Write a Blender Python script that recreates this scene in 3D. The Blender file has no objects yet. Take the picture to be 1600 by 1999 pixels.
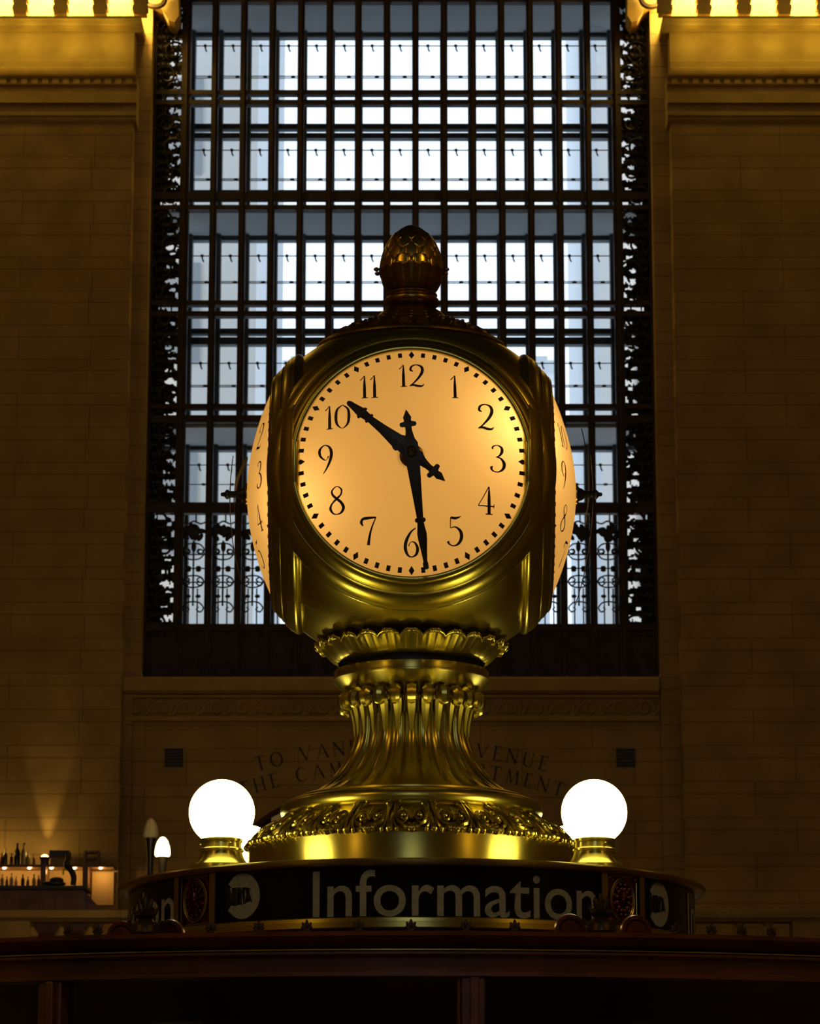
import bpy, bmesh, math, random
from mathutils import Vector, Matrix
PI = math.pi
R = math.radians
scene = bpy.context.scene
col = scene.collection
random.seed(7)

# ------------------------------------------------------------------ camera
F = 6300.0
TH = math.atan(.2244)
CAM = Vector((-.004, -8.5, 1.6))
cd = bpy.data.cameras.new('camera')
cam = bpy.data.objects.new('camera', cd)
col.objects.link(cam)
cam.location = CAM
cam.rotation_euler = (PI / 2 + TH, 0, 0)
cd.sensor_fit = 'HORIZONTAL'
cd.sensor_width = 36
cd.lens = F / 1600 * 36
cd.clip_end = 400
cd.dof.use_dof = True
cd.dof.focus_distance = 8.1
cd.dof.aperture_fstop = 30
scene.camera = cam

# ------------------------------------------------------------------ world and lights
w = bpy.data.worlds.new('overcast')
scene.world = w
w.use_nodes = True
nt = w.node_tree
bg = nt.nodes['Background']
bg.inputs['Color'].default_value = (.86, .93, 1.0, 1)
bg.inputs['Strength'].default_value = 1.75
scene.view_settings.view_transform = 'Standard'
scene.view_settings.look = 'None'
scene.view_settings.gamma = 1
scene.view_settings.use_curve_mapping = False
scene.view_settings.exposure = 0.0
scene.cycles.max_bounces = 8
scene.cycles.diffuse_bounces = 3
scene.cycles.glossy_bounces = 4
scene.cycles.transparent_max_bounces = 12
scene.cycles.caustics_reflective = False
scene.cycles.caustics_refractive = False
scene.cycles.sample_clamp_indirect = 3
scene.cycles.use_denoising = True

WARM = (1.0, .60, .12)


def point(name, loc, power, colour=WARM, radius=.3):
    l = bpy.data.lights.new(name, 'POINT')
    l.energy = power
    l.color = colour
    l.shadow_soft_size = radius
    o = bpy.data.objects.new(name, l)
    o.location = loc
    col.objects.link(o)
    return o


def area(name, loc, rot, sx, sy, power, colour=WARM):
    l = bpy.data.lights.new(name, 'AREA')
    l.shape = 'RECTANGLE'
    l.size = sx
    l.size_y = sy
    l.energy = power
    l.color = colour
    o = bpy.data.objects.new(name, l)
    o.location = loc
    o.rotation_euler = rot
    col.objects.link(o)
    return o


# chandeliers and balcony lamps of the hall
for x, y, z, p in ((-13, -14, 15, 650), (13, -14, 15, 650), (-13, 14, 17, 100), (13, 14, 17, 50),
                   (-8, 33, 22, 115), (9, 33, 22, 62)):
    point('chandelier_light', (x, y, z), p, (1, .56, .09), .6)
# bulbs inside the clock
for x, y, p in ((.245, -.262, 1.5), (-.250, -.262, .75), (.245, .245, .7), (-.245, .245, .5)):
    point('clock_bulb_light', (x, y, 3.64 if x * y < 0 and x > 0 else 3.48), p, (1, .58, .21), .03)


# ------------------------------------------------------------------ helpers
def at(u, v, Y):
    """the point of the plane y=Y seen at image position u, v (1600x1999)"""
    dx = (u - 800) / F
    dy = (999.5 - v) / F
    c, s = math.cos(TH), math.sin(TH)
    t = (Y - CAM.y) / (c - dy * s)
    return Vector((CAM.x + dx * t, Y, CAM.z + (s + dy * c) * t))


def zat(v, Y):
    return at(800, v, Y).z


def world_loc(o):
    p = Vector((0, 0, 0))
    while o:
        p += o.location
        o = o.parent
    return p


def obj(name, bm, mat, parent=None, smooth=True, angle=40):
    if parent:
        bmesh.ops.translate(bm, verts=bm.verts, vec=-world_loc(parent))
    me = bpy.data.meshes.new(name)
    bm.normal_update()
    if smooth:
        for f in bm.faces:
            f.smooth = True
        lim = R(angle)
        for e in bm.edges:
            if len(e.link_faces) == 2 and e.calc_face_angle(0) > lim:
                e.smooth = False
    bm.to_mesh(me)
    bm.free()
    me.materials.append(mat)
    o = bpy.data.objects.new(name, me)
    col.objects.link(o)
    if parent:
        o.parent = parent
    return o


def tag(o, label=None, cat=None, group=None, kind=None):
    if label:
        o['label'] = label
    if cat:
        o['category'] = cat
    if group:
        o['group'] = group
    if kind:
        o['kind'] = kind
    return o


def empty(name, loc, label=None, cat=None, group=None, kind=None):
    o = bpy.data.objects.new(name, None)
    o.location = loc
    o.empty_display_size = .1
    col.objects.link(o)
    return tag(o, label, cat, group, kind)


def copy_tree(o, parent=None):
    c = o.copy()
    col.objects.link(c)
    if parent:
        c.parent = parent
    for ch in list(o.children):
        copy_tree(ch, c)
    return c


def BM():
    return bmesh.new()


def box(bm, x0, x1, y0, y1, z0, z1, M=None):
    vs = [bm.verts.new((x, y, z)) for x in (x0, x1) for y in (y0, y1) for z in (z0, z1)]
    for q in ((0, 1, 3, 2), (4, 6, 7, 5), (0, 4, 5, 1), (2, 3, 7, 6), (0, 2, 6, 4), (1, 5, 7, 3)):
        bm.faces.new([vs[i] for i in q])
    if M:
        for v in vs:
            v.co = M @ v.co
    return vs


def revolve(bm, prof, n=96, mod=None, a0=0, a1=2 * PI, c=(0, 0)):
    """prof: (r, z); mod(r, z, th, i) -> r, z"""
    full = abs(a1 - a0 - 2 * PI) < 1e-6
    cols = []
    m = n if full else n + 1
    for j in range(m):
        th = a0 + (a1 - a0) * j / n
        ring = []
        for i, (r, z) in enumerate(prof):
            if mod:
                r, z = mod(r, z, th, i)
            ring.append(bm.verts.new((c[0] + r * math.sin(th), c[1] - r * math.cos(th), z)))
        cols.append(ring)
    for j in range(n):
        A = cols[j]
        B = cols[(j + 1) % m]
        for i in range(len(prof) - 1):
            bm.faces.new((A[i], B[i], B[i + 1], A[i + 1]))
    return cols


def cr(pts, k=6, closed=False):
    """Catmull-Rom through tuples of any length"""
    out = []
    n = len(pts)
    segs = n if closed else n - 1
    for i in range(segs):
        if closed:
            p0, p1, p2, p3 = pts[(i - 1) % n], pts[i], pts[(i + 1) % n], pts[(i + 2) % n]
        else:
            p0, p1, p2, p3 = pts[max(i - 1, 0)], pts[i], pts[i + 1], pts[min(i + 2, n - 1)]
        for j in range(k):
            t = j / k
            out.append(tuple(.5 * (2 * b + (c_ - a) * t + (2 * a - 5 * b + 4 * c_ - d) * t * t + (3 * b - a - 3 * c_ + d) * t ** 3)
                             for a, b, c_, d in zip(p0, p1, p2, p3)))
    if not closed:
        out.append(tuple(pts[-1]))
    return out


def tube(bm, pts, rad, sides=6, closed=False):
    """pts: Vectors; rad: number or list"""
    n = len(pts)
    pts = [Vector(p) for p in pts]
    rings = []
    up = None
    for i in range(n):
        if closed:
            t = pts[(i + 1) % n] - pts[i - 1]
        else:
            t = pts[min(i + 1, n - 1)] - pts[max(i - 1, 0)]
        if t.length < 1e-9:
            t = Vector((0, 0, 1))
        t.normalize()
        if up is None:
            up = Vector((0, 1, 0)) if abs(t.y) < .9 else Vector((1, 0, 0))
        s = t.cross(up)
        if s.length < 1e-6:
            s = t.orthogonal()
        s.normalize()
        up = s.cross(t).normalized()
        r = rad[i] if isinstance(rad, (list, tuple)) else rad
        rings.append([bm.verts.new(pts[i] + (s * math.cos(2 * PI * k / sides) + up * math.sin(2 * PI * k / sides)) * r)
                      for k in range(sides)])
    for i in range(n if closed else n - 1):
        A, B = rings[i], rings[(i + 1) % n]
        for k in range(sides):
            bm.faces.new((A[k], A[(k + 1) % sides], B[(k + 1) % sides], B[k]))
    if not closed:
        bm.faces.new(rings[0][::-1])
        bm.faces.new(rings[-1])


def blob(bm, c, s, rot=None, u=10, v=7):
    M = Matrix.Translation(Vector(c))
    if rot:
        M = M @ rot
    M = M @ Matrix.Diagonal((s[0], s[1], s[2], 1))
    bmesh.ops.create_uvsphere(bm, u_segments=u, v_segments=v, radius=1, matrix=M)


def ribbon(bm, pts, fn, cap=True):
    """pts: (x, y, halfwidth) in 2D, fn maps 2D -> 3D"""
    L = []
    n = len(pts)
    for i in range(n):
        a = pts[max(i - 1, 0)]
        b = pts[min(i + 1, n - 1)]
        dx, dy = b[0] - a[0], b[1] - a[1]
        l = math.hypot(dx, dy) or 1
        nx, ny = -dy / l, dx / l
        x, y, h = pts[i]
        L.append((bm.verts.new(fn(x + nx * h, y + ny * h)), bm.verts.new(fn(x - nx * h, y - ny * h))))
    for i in range(n - 1):
        bm.faces.new((L[i][0], L[i][1], L[i + 1][1], L[i + 1][0]))


def extrude_x(bm, prof, x0, x1):
    """closed profile of (y, z), extruded along x with capped ends"""
    A = [bm.verts.new((x0, y, z)) for y, z in prof]
    B = [bm.verts.new((x1, y, z)) for y, z in prof]
    n = len(prof)
    for i in range(n):
        bm.faces.new((A[i], A[(i + 1) % n], B[(i + 1) % n], B[i]))
    bm.faces.new(A[::-1])
    bm.faces.new(B)
    bmesh.ops.recalc_face_normals(bm, faces=bm.faces)


# ------------------------------------------------------------------ materials
def mat(name, base=(.5, .5, .5), rough=.5, metal=0., spec=.5, noise=None, bump=None, emit=None, estr=0, coat=0, trans=0):
    m = bpy.data.materials.new(name)
    m.use_nodes = True
    t = m.node_tree
    p = t.nodes['Principled BSDF']
    p.inputs['Base Color'].default_value = (*base, 1)
    p.inputs['Roughness'].default_value = rough
    p.inputs['Metallic'].default_value = metal
    p.inputs['Specular IOR Level'].default_value = spec
    p.inputs['Coat Weight'].default_value = coat
    p.inputs['Transmission Weight'].default_value = trans
    if emit:
        p.inputs['Emission Color'].default_value = (*emit, 1)
        p.inputs['Emission Strength'].default_value = estr
    tc = t.nodes.new('ShaderNodeTexCoord')
    if noise:
        sc, c2, lo, hi, r2 = noise
        n = t.nodes.new('ShaderNodeTexNoise')
        n.inputs['Scale'].default_value = sc
        n.inputs['Detail'].default_value = 5
        t.links.new(tc.outputs['Object'], n.inputs['Vector'])
        mr = t.nodes.new('ShaderNodeMapRange')
        mr.inputs['From Min'].default_value = lo
        mr.inputs['From Max'].default_value = hi
        t.links.new(n.outputs['Fac'], mr.inputs['Value'])
        mx = t.nodes.new('ShaderNodeMix')
        mx.data_type = 'RGBA'
        mx.inputs[6].default_value = (*base, 1)
        mx.inputs[7].default_value = (*c2, 1)
        t.links.new(mr.outputs[0], mx.inputs[0])
        t.links.new(mx.outputs[2], p.inputs['Base Color'])
        rr = t.nodes.new('ShaderNodeMapRange')
        rr.inputs['To Min'].default_value = rough
        rr.inputs['To Max'].default_value = r2
        t.links.new(mr.outputs[0], rr.inputs['Value'])
        t.links.new(rr.outputs[0], p.inputs['Roughness'])
    if bump:
        sc, st, dist = bump
        n = t.nodes.new('ShaderNodeTexNoise')
        n.inputs['Scale'].default_value = sc
        n.inputs['Detail'].default_value = 4
        t.links.new(tc.outputs['Object'], n.inputs['Vector'])
        b = t.nodes.new('ShaderNodeBump')
        b.inputs['Strength'].default_value = st
        b.inputs['Distance'].default_value = dist
        t.links.new(n.outputs['Fac'], b.inputs['Height'])
        t.links.new(b.outputs[0], p.inputs['Normal'])
    return m


def stone_mat():
    m = mat('limestone', (.50, .42, .26), .75, spec=.25)
    t = m.node_tree
    p = t.nodes['Principled BSDF']
    tc = t.nodes.new('ShaderNodeTexCoord')
    mp = t.nodes.new('ShaderNodeMapping')
    mp.inputs['Rotation'].default_value = (-PI / 2, 0, 0)
    t.links.new(tc.outputs['Object'], mp.inputs['Vector'])
    br = t.nodes.new('ShaderNodeTexBrick')
    br.offset = .37
    br.inputs['Color1'].default_value = (.52, .37, .15, 1)
    br.inputs['Color2'].default_value = (.47, .33, .13, 1)
    br.inputs['Mortar'].default_value = (.36, .25, .10, 1)
    br.inputs['Scale'].default_value = 1
    br.inputs['Mortar Size'].default_value = .014
    br.inputs['Mortar Smooth'].default_value = .4
    br.inputs['Brick Width'].default_value = 1.75
    br.inputs['Row Height'].default_value = .565
    t.links.new(mp.outputs[0], br.inputs['Vector'])
    mp2 = t.nodes.new('ShaderNodeMapping')
    mp2.inputs['Rotation'].default_value = (-PI / 2, 0, 0)
    mp2.inputs['Location'].default_value = (.6, .195, 0)
    t.links.new(tc.outputs['Object'], mp2.inputs['Vector'])
    b2 = t.nodes.new('ShaderNodeTexBrick')
    b2.offset = .5
    b2.inputs['Color1'].default_value = (1, 1, 1, 1)
    b2.inputs['Color2'].default_value = (.93, .92, .9, 1)
    b2.inputs['Mortar'].default_value = (.66, .62, .58, 1)
    b2.inputs['Scale'].default_value = 1
    b2.inputs['Mortar Size'].default_value = .014
    b2.inputs['Mortar Smooth'].default_value = .4
    b2.inputs['Brick Width'].default_value = 60
    b2.inputs['Row Height'].default_value = .565
    t.links.new(mp2.outputs[0], b2.inputs['Vector'])
    mu2 = t.nodes.new('ShaderNodeVectorMath')
    mu2.operation = 'MULTIPLY'
    t.links.new(br.outputs['Color'], mu2.inputs[0])
    t.links.new(b2.outputs['Color'], mu2.inputs[1])
    n = t.nodes.new('ShaderNodeTexNoise')
    n.inputs['Scale'].default_value = 1.3
    n.inputs['Detail'].default_value = 7
    t.links.new(tc.outputs['Object'], n.inputs['Vector'])
    mr = t.nodes.new('ShaderNodeMapRange')
    mr.inputs['From Min'].default_value = .3
    mr.inputs['From Max'].default_value = .75
    mr.inputs['To Min'].default_value = .72
    mr.inputs['To Max'].default_value = 1.15
    t.links.new(n.outputs['Fac'], mr.inputs['Value'])
    mx = t.nodes.new('ShaderNodeVectorMath')
    mx.operation = 'SCALE'
    t.links.new(mu2.outputs[0], mx.inputs[0])
    t.links.new(mr.outputs[0], mx.inputs['Scale'])
    t.links.new(mx.outputs[0], p.inputs['Base Color'])
    return m


STONE = stone_mat()
PLAIN = mat('carved_limestone', (.52, .38, .15), .75, spec=.25, noise=(3, (.40, .28, .10), .35, .75, .8))
BRASS = mat('polished_brass', (.52, .45, .10), .25, 1, noise=(6, (.42, .35, .07), .35, .8, .34), bump=(30, .03, .001))
SATIN = mat('satin_brass', (.54, .48, .14), .24, 1, noise=(7, (.50, .42, .08), .4, .75, .30))
def brush(m, aniso=.85, rough=.32):
    t = m.node_tree
    p = t.nodes['Principled BSDF']
    tg = t.nodes.new('ShaderNodeTangent')
    tg.direction_type = 'RADIAL'
    tg.axis = 'Z'
    t.links.new(tg.outputs[0], p.inputs['Tangent'])
    p.inputs['Anisotropic'].default_value = aniso
    p.inputs['Anisotropic Rotation'].default_value = .25
    for l in list(p.inputs['Roughness'].links):
        t.links.remove(l)
    p.inputs['Roughness'].default_value = rough
brush(SATIN)
BRONZE = mat('aged_bronze', (.34, .22, .05), .25, 1, noise=(14, (.17, .10, .03), .4, .7, .42), bump=(70, .08, .002))
CAST = mat('cast_brass', (.50, .42, .09), .28, 1, noise=(25, (.25, .18, .035), .48, .66, .36))
DARKBZ = mat('blackened_bronze', (.05, .03, .015), .4, .6)
BLACK = mat('black_iron_paint', (.012, .010, .009), .42, 0, spec=.5)
IRON = mat('dark_bronze_window_bars', (.055, .035, .018), .55, 0, spec=.3, noise=(5, (.03, .02, .012), .4, .7, .6))
GIRON = mat('grey_painted_outer_frame', (.10, .12, .13), .6, 0, spec=.3)
WOOD = mat('dark_mahogany', (.17, .050, .012), .32, 0, spec=.5, noise=(6, (.06, .018, .006), .35, .7, .45), coat=.3)
INK = mat('black_numeral_paint', (.012, .008, .005), .5)
BGLASS = mat('black_sign_glass', (.002, .004, .004), .10, 0, spec=.3)
LETTER = mat('grey_sign_lettering', (.42, .44, .30), .6, 0, spec=.2, noise=(90, (.30, .32, .21), .4, .7, .6))
WALLD = mat('shaded_plaster', (.30, .22, .12), .8)
FLOORM = mat('marble_floor', (.32, .25, .16), .25, 0, noise=(.8, (.22, .17, .10), .4, .7, .35))
CEIL = mat('painted_ceiling', (.06, .09, .08), .85)
ROSE = mat('red_brown_bronze', (.22, .07, .03), .3, 1, noise=(60, (.12, .035, .015), .4, .7, .4))
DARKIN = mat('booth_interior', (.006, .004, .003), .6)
FACADE = mat('pale_facade', (.74, .76, .78), .8, 0, spec=.2)
FACADEW = mat('facade_windows', (.35, .40, .46), .3)
SLABM = mat('glass_walkway_floor', (.55, .60, .62), .6)


def emis(name, c, s):
    m = bpy.data.materials.new(name)
    m.use_nodes = True
    t = m.node_tree
    t.nodes.clear()
    e = t.nodes.new('ShaderNodeEmission')
    e.inputs['Color'].default_value = (*c, 1)
    e.inputs['Strength'].default_value = s
    o = t.nodes.new('ShaderNodeOutputMaterial')
    t.links.new(e.outputs[0], o.inputs['Surface'])
    return m


GLOBE = emis('lit_opal_globe', (1, .82, .24), 13)
BULB = emis('lit_torch_glass', (1, .85, .45), 4)
SPOT = emis('lit_small_bulb', (1, .75, .35), 8)


def dial_mat():
    m = bpy.data.materials.new('opal_dial_glass')
    m.use_nodes = True
    t = m.node_tree
    t.nodes.clear()
    tr = t.nodes.new('ShaderNodeBsdfTranslucent')
    tr.inputs['Color'].default_value = (.95, .80, .50, 1)
    df = t.nodes.new('ShaderNodeBsdfDiffuse')
    df.inputs['Color'].default_value = (.60, .46, .25, 1)
    gl = t.nodes.new('ShaderNodeBsdfGlossy')
    gl.inputs['Roughness'].default_value = .25
    em = t.nodes.new('ShaderNodeEmission')
    em.inputs['Color'].default_value = (1, .47, .085, 1)
    em.inputs['Strength'].default_value = .30
    a = t.nodes.new('ShaderNodeMixShader')
    a.inputs[0].default_value = .25
    b = t.nodes.new('ShaderNodeMixShader')
    b.inputs[0].default_value = .03
    c = t.nodes.new('ShaderNodeAddShader')
    o = t.nodes.new('ShaderNodeOutputMaterial')
    t.links.new(tr.outputs[0], a.inputs[1])
    t.links.new(df.outputs[0], a.inputs[2])
    t.links.new(a.outputs[0], b.inputs[1])
    t.links.new(gl.outputs[0], b.inputs[2])
    t.links.new(b.outputs[0], c.inputs[0])
    t.links.new(em.outputs[0], c.inputs[1])
    t.links.new(c.outputs[0], o.inputs['Surface'])
    return m


DIAL = dial_mat()


def clear_glass(name, tint=(.9, .95, 1), gloss=.06):
    m = bpy.data.materials.new(name)
    m.use_nodes = True
    t = m.node_tree
    t.nodes.clear()
    a = t.nodes.new('ShaderNodeBsdfTransparent')
    a.inputs['Color'].default_value = (*tint, 1)
    g = t.nodes.new('ShaderNodeBsdfGlossy')
    g.inputs['Roughness'].default_value = .05
    x = t.nodes.new('ShaderNodeMixShader')
    x.inputs[0].default_value = gloss
    o = t.nodes.new('ShaderNodeOutputMaterial')
    t.links.new(a.outputs[0], x.inputs[1])
    t.links.new(g.outputs[0], x.inputs[2])
    t.links.new(x.outputs[0], o.inputs['Surface'])
    return m


PANE = clear_glass('window_glass')
BOOTHGLASS = clear_glass('booth_glass', (.5, .5, .48), .05)
OPALOFF = mat('unlit_opal_glass', (.55, .50, .38), .3)

# ------------------------------------------------------------------ the hall shell
YW = 41.6        # face of the west wall
bm = BM(); box(bm, -18, 18, -42, 46, -.3, 0); tag(obj('floor', bm, FLOORM, smooth=False), kind='structure')
bm = BM(); box(bm, -18.4, 18.4, -42.4, YW, 34, 34.4); tag(obj('ceiling', bm, CEIL, smooth=False), kind='structure')
bm = BM(); box(bm, -18.4, -18, -42.4, 42, 0, 34); tag(obj('wall_left', bm, PLAIN, smooth=False), kind='structure')
bm = BM(); box(bm, 18, 18.4, -42.4, 42, 0, 34); tag(obj('wall_right', bm, PLAIN, smooth=False), kind='structure')
# wall behind the camera with its own tall window opening
bm = BM()
box(bm, -18, -4, -42.4, -42, 0, 34); box(bm, 4, 18, -42.4, -42, 0, 34)
box(bm, -4, 4, -42.4, -42, 0, 10); box(bm, -4, 4, -42.4, -42, 28, 34)
tag(obj('wall_rear', bm, PLAIN, smooth=False), kind='structure')
bm = BM()
for i in range(9):
    x = -4 + i
    box(bm, x - .07, x + .07, -42.2, -42.05, 10, 28)
for z in (10, 13.6, 17.2, 20.8, 24.4, 28):
    box(bm, -4, 4, -42.2, -42.05, z - .1, z + .1)
o = obj('window_2', bm, IRON, smooth=False); tag(o, kind='structure')

WL, WR = -4.24, 3.945             # window opening
WB = zat(1321, YW)
DTOP = zat(1528, YW)
# west wall: one sheet with the window opening and the arched doorway
bm = BM()
box(bm, -18, WL, YW, 42.3, WB, 34)
box(bm, WR, 18, YW, 42.3, WB, 34)
box(bm, WL, WR, YW, 42.3, 24.2, 34)
# lower part with arch
cx, hw, spring = -.15, 2.55, DTOP - 1.15
outline = [(-18, 0), (-18, WB), (18, WB), (18, 0), (cx + hw, 0)]
for i in range(25):
    a = PI * i / 24
    outline.append((cx + hw * math.cos(a), spring + (DTOP - spring) * math.sin(a)))
outline.append((cx - hw, 0))
A = [bm.verts.new((x, YW, z)) for x, z in outline]
B = [bm.verts.new((x, 42.3, z)) for x, z in outline]
bm.faces.new(A); bm.faces.new(B[::-1])
for i in range(len(A)):
    bm.faces.new((A[i], B[i], B[(i + 1) % len(A)], A[(i + 1) % len(A)]))
bmesh.ops.recalc_face_normals(bm, faces=bm.faces)
tag(obj('wall_back', bm, STONE, smooth=False), kind='structure')
# passage behind the arch
bm = BM()
box(bm, cx - 3, cx + 3, 45.8, 46, 0, 8.6); box(bm, cx - 3.2, cx - 3, 42.3, 46, 0, 8.6)
box(bm, cx + 3, cx + 3.2, 42.3, 46, 0, 8.6); box(bm, cx - 3.2, cx + 3.2, 42.3, 46, 8.6, 8.8)
tag(obj('wall_passage', bm, PLAIN, smooth=False), kind='structure')
o = empty('wall_lantern', at(543, 1600, 45.5), 'tan lit lantern glowing in the dark arched passage behind the stem', 'lamp')
p0, p1 = at(530, 1608, 45.5), at(556, 1575, 45.5)
bm = BM(); box(bm, p0.x, p1.x, 45.4, 45.6, p0.z, p1.z)
obj('lantern_glass', bm, emis('amber_glass', (1, .55, .18), .10), o, smooth=False)
bm = BM(); box(bm, p0.x - .02, p1.x + .02, 45.38, 45.8, p1.z, p1.z + .05); box(bm, p0.x - .02, p1.x + .02, 45.38, 45.8, p0.z - .05, p0.z); box(bm, p0.x - .04, p0.x, 45.38, 45.8, p0.z - .05, p1.z + .05); box(bm, p1.x, p1.x + .04, 45.38, 45.8, p0.z - .05, p1.z + .05)
obj('lantern_frame', bm, IRON, o, smooth=False)

# pilasters left and right, with their entablatures
YP = 41.2
def pilaster(name, x0, x1, side):
    inner = x1 if side < 0 else x0
    s = 1 if side < 0 else -1
    root = empty(name, (inner, YP, 0)); tag(root, kind='structure')
    bm = BM(); box(bm, x0, x1, YP, YW, 0, zat(238, YP))
    obj('shaft', bm, STONE, root, smooth=False)
    def z(v, Y=YP): return zat(v, Y)
    # architrave mouldings below the frieze, and dentils
    zt = z(143)
    prof = [(YW, zat(238, YP)), (YP - .02, zat(238, YP - .02)), (YP - .06, zat(233, YP - .06)), (YP - .06, zat(227, YP - .06)), (YP - .12, zat(225, YP - .12)), (YP - .12, zat(219, YP - .12)),
            (YP - .02, zat(216, YP - .02)), (YP - .02, zat(203, YP - .02)), (YP - .16, zat(200, YP - .16)), (YP - .16, zat(183, YP - .16)), (YP - .02, zat(180, YP - .02)), (YP - .02, zat(168, YP - .02)),
            (YP - .10, zat(164, YP - .10)), (YP - .10, zat(158, YP - .10)), (YP - .17, zat(152, YP - .17)), (YP - .22, zat(148, YP - .22)), (YP - .24, zat(144, YP - .24)), (YP - .1, zat(143, YP - .24)), (YW, zat(143, YP - .24))]
    bm = BM()
    extrude_x(bm, prof, x0 - (0 if s > 0 else .06), x1 + (.06 if s > 0 else 0))
    obj('architrave', bm, PLAIN, root, smooth=False)
    bm = BM(); d = inner
    for i in range(60):
        xx = inner - s * (.06 + i * .17)
        if not (x0 <= xx <= x1): break
        box(bm, xx - .05, xx + .05, YP - .15, YP, zat(164, YP - .14), zat(153, YP - .14))
    obj('dentils', bm, PLAIN, root, smooth=False)
    # frieze
    prof = [(YW, zat(143, YP - .24)), (YP, zat(143, YP - .24)), (YP - .05, zat(138, YP - .05)), (YP - .05, zat(133, YP - .05)), (YP - .02, zat(131, YP - .02)), (YP - .02, zat(119, YP - .02)), (YP + .0, zat(117, YP + .0)),
            (YP, zat(60, YP)), (YW, zat(60, YP))]
    bm = BM(); extrude_x(bm, prof, x0, x1)
    obj('frieze', bm, PLAIN, root, smooth=False)
    # cornice
    prof = [(YW, zat(62, YP)), (YP - .04, zat(62, YP - .04)), (YP - .10, zat(57, YP - .10)), (YP - .22, zat(55, YP - .22)), (YP - .22, zat(50, YP - .22)), (YP - .30, zat(47, YP - .30)), (YP - .34, zat(40, YP - .34)),
            (YP - .42, zat(36, YP - .42)), (YP - .42, zat(31, YP - .42)), (YW, zat(31, YP - .42))]
    bm = BM(); extrude_x(bm, prof, x0 - (0 if s > 0 else .14), x1 + (.14 if s > 0 else 0))
    obj('cornice', bm, PLAIN, root, smooth=False)
    # row of carved posts in front of the lamp cove
    YB = YP - .30
    starts = (274, 196, 119, 40, -38, -116) if s > 0 else (1297, 1373, 1451, 1529, 1607, 1685)
    zb, zt = zat(31, YB), zat(-60, YB)
    for u in starts:
        xx = at(u, 15, YB).x
        bm = BM()
        k = 10
        for j in range(k):
            za, zc = zb + (zt - zb) * j / k, zb + (zt - zb) * (j + 1) / k
            h = .105 + (.02 if j % 2 else 0) - (.02 if j > 5 else 0)
            box(bm, xx - h, xx + h, YB - .08, YB + .10, za, zc)
        obj('cove_post', bm, PLAIN, root, smooth=False)
    bm = BM(); box(bm, x0, x1, YW - .02, YW + .1, zb, zt + 1.2)
    obj('cove_back', bm, PLAIN, root, smooth=False)
    bm = BM(); box(bm, x0, x1, YB - .15, YW, zt + .25, zt + 1.4)
    obj('upper_cornice', bm, PLAIN, root, smooth=False)
    return root, zb, zt
XL, XR = -4.5, 4.23
_, zb, zt = pilaster('trim_1', -8.5, XL, -1)
pilaster('trim_2', XR, 8.3, 1)
# lamps in the two coves, shining on the wall behind the posts, and the lamps under the cornice
for x0, x1 in ((-8.4, XL), (XR, 8.2)):
    area('cove_light', ((x0 + x1) / 2, 41.15, zt + .15), (R(25), 0, 0), x1 - x0, .2, 600, (1, .66, .14))
    n = 6
    for i in range(n):
        x = (XL - .35 - i * .66) if x0 < 0 else (XR + .35 + i * .66)
        point('cornice_lamp_light', (x, YP - .33, zat(74, YP - .3)), 3.0, (1, .66, .08), .06)
        point('cornice_lamp_light', (x, YP - 1.1, zat(92, YP)), 3.0, (1, .62, .07), .15)
point('corner_lamp_light', (-4.30, 41.15, zat(10, 41.4)), 12, (1, .66, .14), .08)
point('corner_lamp_light', (4.05, 41.15, zat(10, 41.4)), 12, (1, .66, .14), .08)
# carved brackets at the upper corners of the window
for s, u in ((1, 318), (-1, 1255)):
    c = at(u, 0, 41.5)
    name = 'trim_3' if s > 0 else 'trim_4'
    root = empty(name, c); tag(root, kind='structure')
    bm = BM()
    pts = [(-.30, .3), (-.28, -.02), (-.15, -.12), (0, -.2), (.1, -.38), (.2, -.42), (.27, -.3), (.25, .3)]
    A = [bm.verts.new((c.x + s * x, 41.42, c.z + z)) for x, z in pts]
    B = [bm.verts.new((c.x + s * x, 42, c.z + z)) for x, z in pts]
    bm.faces.new(A); bm.faces.new(B[::-1])
    for i in range(len(A)):
        bm.faces.new((A[i], B[i], B[(i + 1) % len(A)], A[(i + 1) % len(A)]))
    bmesh.ops.recalc_face_normals(bm, faces=bm.faces)
    obj('bracket', bm, PLAIN, root, smooth=False)
    bm = BM()
    sp = cr([(-.26, -.14), (-.12, -.18), (0, -.14), (.06, -.02), (.16, .05), (.24, .0)], 6)
    tube(bm, [Vector((c.x + s * x, 41.34, c.z + z)) for x, z in sp], .05, 6)
    blob(bm, (c.x + s * .22, 41.34, c.z + .02), (.07, .05, .07))
    obj('scroll', bm, IRON, root)

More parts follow.
